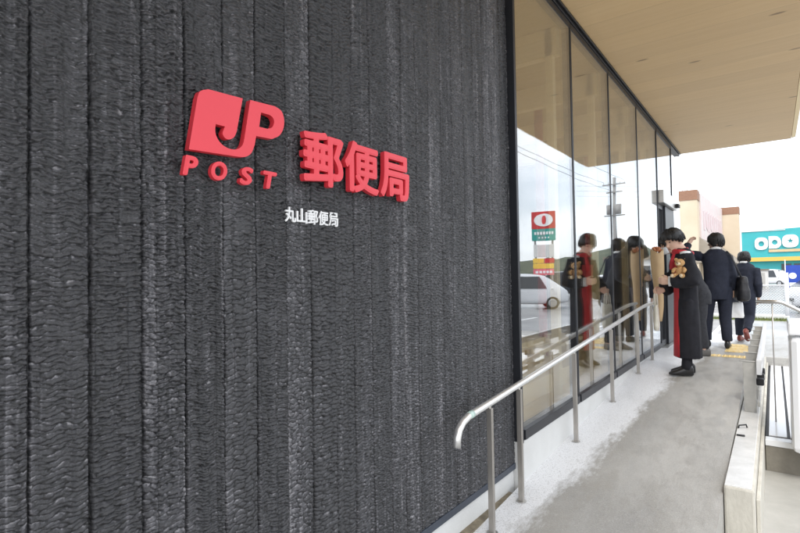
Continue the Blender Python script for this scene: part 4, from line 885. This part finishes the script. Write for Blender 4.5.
# across the road, seen mirrored in the glass
t = thing('pole_sign', 'tall roadside pole sign, red box with white oval over teal, mirrored in the first pane', 'sign', (10.42, 31.1, LOW))
PS = Matrix.Translation((10.42, 31.1, 0)) @ Matrix.Rotation(R(-19), 4, 'Z')
def pbox(name, m_, x0, x1, y0, y1, z0, z1, bev=.01): 
    b = MB().box(x0, x1, y0, y1, z0, z1); b.v = [tuple(PS @ Vector(q)) for q in b.v]; return b.build(name, m_, t, bevel=bev)
pbox('upper_box', MT['sgnred'], -.68, .68, -.12, .12, 4.35, 5.45); pbox('name_box', MT['sgnteal'], -.68, .68, -.12, .12, 3.60, 4.345)
m = MB(); m.prism(sell(0, 4.9, .52, .40, 28, 1), lambda a, b, d: tuple(PS @ Vector((a, d, b))), -.15, -.121); m.build('oval', MT['white_l'], t)
m = MB(); m.prism(sell(0, 4.9, .11, .27, 20, .8), lambda a, b, d: tuple(PS @ Vector((a, d, b))), -.17, -.151); m.build('oval_mark', MT['sgnred'], t)
for i in range(7): pbox('letter_bar', MT['white_l'], -.55 + .16 * i, -.44 + .16 * i, -.14, -.121, 3.98, 4.16, .004)
for i in range(4): pbox('letter_bar', MT['white_l'], -.30 + .17 * i, -.22 + .17 * i, -.14, -.121, 3.74, 3.84, .004)
for x in (-.5, .5): pbox('pole', MT['pole'], x - .06, x + .06, -.06, .06, LOW, 3.6)
for nm, mm, x0, x1, z0, z1 in (('panel', 'lightwall', -.6, .6, 2.55, 3.35), ('panel', 'sgnred', -.62, -.02, 2.18, 2.48), ('panel', 'sgnyel', .02, .66, 2.18, 2.48), ('panel', 'sgnyel', -.6, .66, 1.83, 2.15), ('panel', 'sgnpink', -.6, .66, 1.42, 1.80)): pbox(nm, MT[mm], x0, x1, -.1, -.06, z0, z1)
for i in range(5): pbox('letter_bar', MT['white_l'], -.5 + .22 * i, -.34 + .22 * i, -.115, -.101, 1.53, 1.68, .004)
t = thing('utility_pole', 'concrete utility pole with crossarms and a transformer, mirrored above the reflected people', 'utility pole', (10.0, 47.6, LOW))
MB().tube([(10, 47.6, LOW), (10, 47.6, 10.1)], [.19, .13], 14).build('pole', MT['pole'], t, smooth=True)
for z, l_ in ((9.4, 1.0), (8.7, .7), (6.6, .9)): MB().box(10 - l_, 10 + l_, 47.38, 47.46, z, z + .1).build('crossarm', MT['pole'], t)
for x in (-.9, -.5, .5, .9): MB().tube([(10 + x, 47.42, 9.5), (10 + x, 47.42, 9.72)], .05, 8).build('insulator', MT['white_l'], t, smooth=True)
for x in (-.42, .42): MB().tube([(10 + x, 47.25, 6.75), (10 + x, 47.25, 7.6)], .26, 14).build('transformer', MT['pole'], t, smooth=True)
def wire(lab, a, b, sag, r=.012):
    a, b = Vector(a), Vector(b); tag(MB().tube([a.lerp(b, k / 24) - Vector((0, 0, 4 * sag * (k / 24) * (1 - k / 24))) for k in range(25)], r, 6).build('power_line', MT['black']), lab, 'power line', 'power lines')
for x, z, nm in ((-.9, 9.72, 'outer left'), (.9, 9.72, 'outer right'), (0, 8.8, 'middle')): wire('power line on the %s of the utility pole, mirrored in the glass' % nm, (10 + x, 10, z), (10 + x, 47.4, z), .5); 
for i, z in enumerate((13.0, 12.3, 11.6)): wire(('topmost', 'middle', 'lowest')[i] + ' thin power line crossing the white sky above the teal store', (-6, 80, z - .4), (20, 70, z + .7), .4, .012)
t = thing('white_warehouse', 'low white warehouse across the road, mirrored behind the reflected people', 'building', (13.6, 70, LOW))
box('wall', MT['lightwall'], t, 10.8, 16.5, 70, 84, LOW, 3.2); box('roof', MT['slate'], t, 10.4, 16.9, 69.6, 84.4, 3.201, 3.7); 
for x in (11.2, 14): box('window', MT['darkwin'], t, x, x + 2.2, 69.93, 69.99, .8, 2.4)
# wooded hills to the right
m = MB(); rs = []; NH = 90
for k, (d, f) in enumerate(((300, 0.0), (360, .55), (430, .9), (500, 1.0), (600, .8))):
    pass
vs_ = []; fs_ = []; rows = ((260, 0.0), (300, .35), (350, .75), (400, 1.0), (480, .9))
for d, f in rows:
    for i in range(NH):
        a = R(6 + 78 * i / (NH - 1)); hh = 17 + 9 * mnoise.noise(Vector((i * .11, 1.3, 0))) + 6 * math.sin(i * .16 + .5) + 2.2 * mnoise.noise(Vector((i * .9, d * .03, 5))); fade = min(1, i / 6)
        vs_.append((d * math.sin(a), d * math.cos(a), LOW - .3 + max(0, hh) * f * fade))
for r in range(len(rows) - 1):
    for i in range(NH - 1): fs_.append((r * NH + i, r * NH + i + 1, (r + 1) * NH + i + 1, (r + 1) * NH + i))
structure(m.add(vs_, fs_).build('hills', MT['hill'], smooth=True))
# the charred boards are linked last: they are heavy, and the text and fused meshes above are evaluated without them
for a in CHARRED: link('charred_wall', charred(*a), PO)
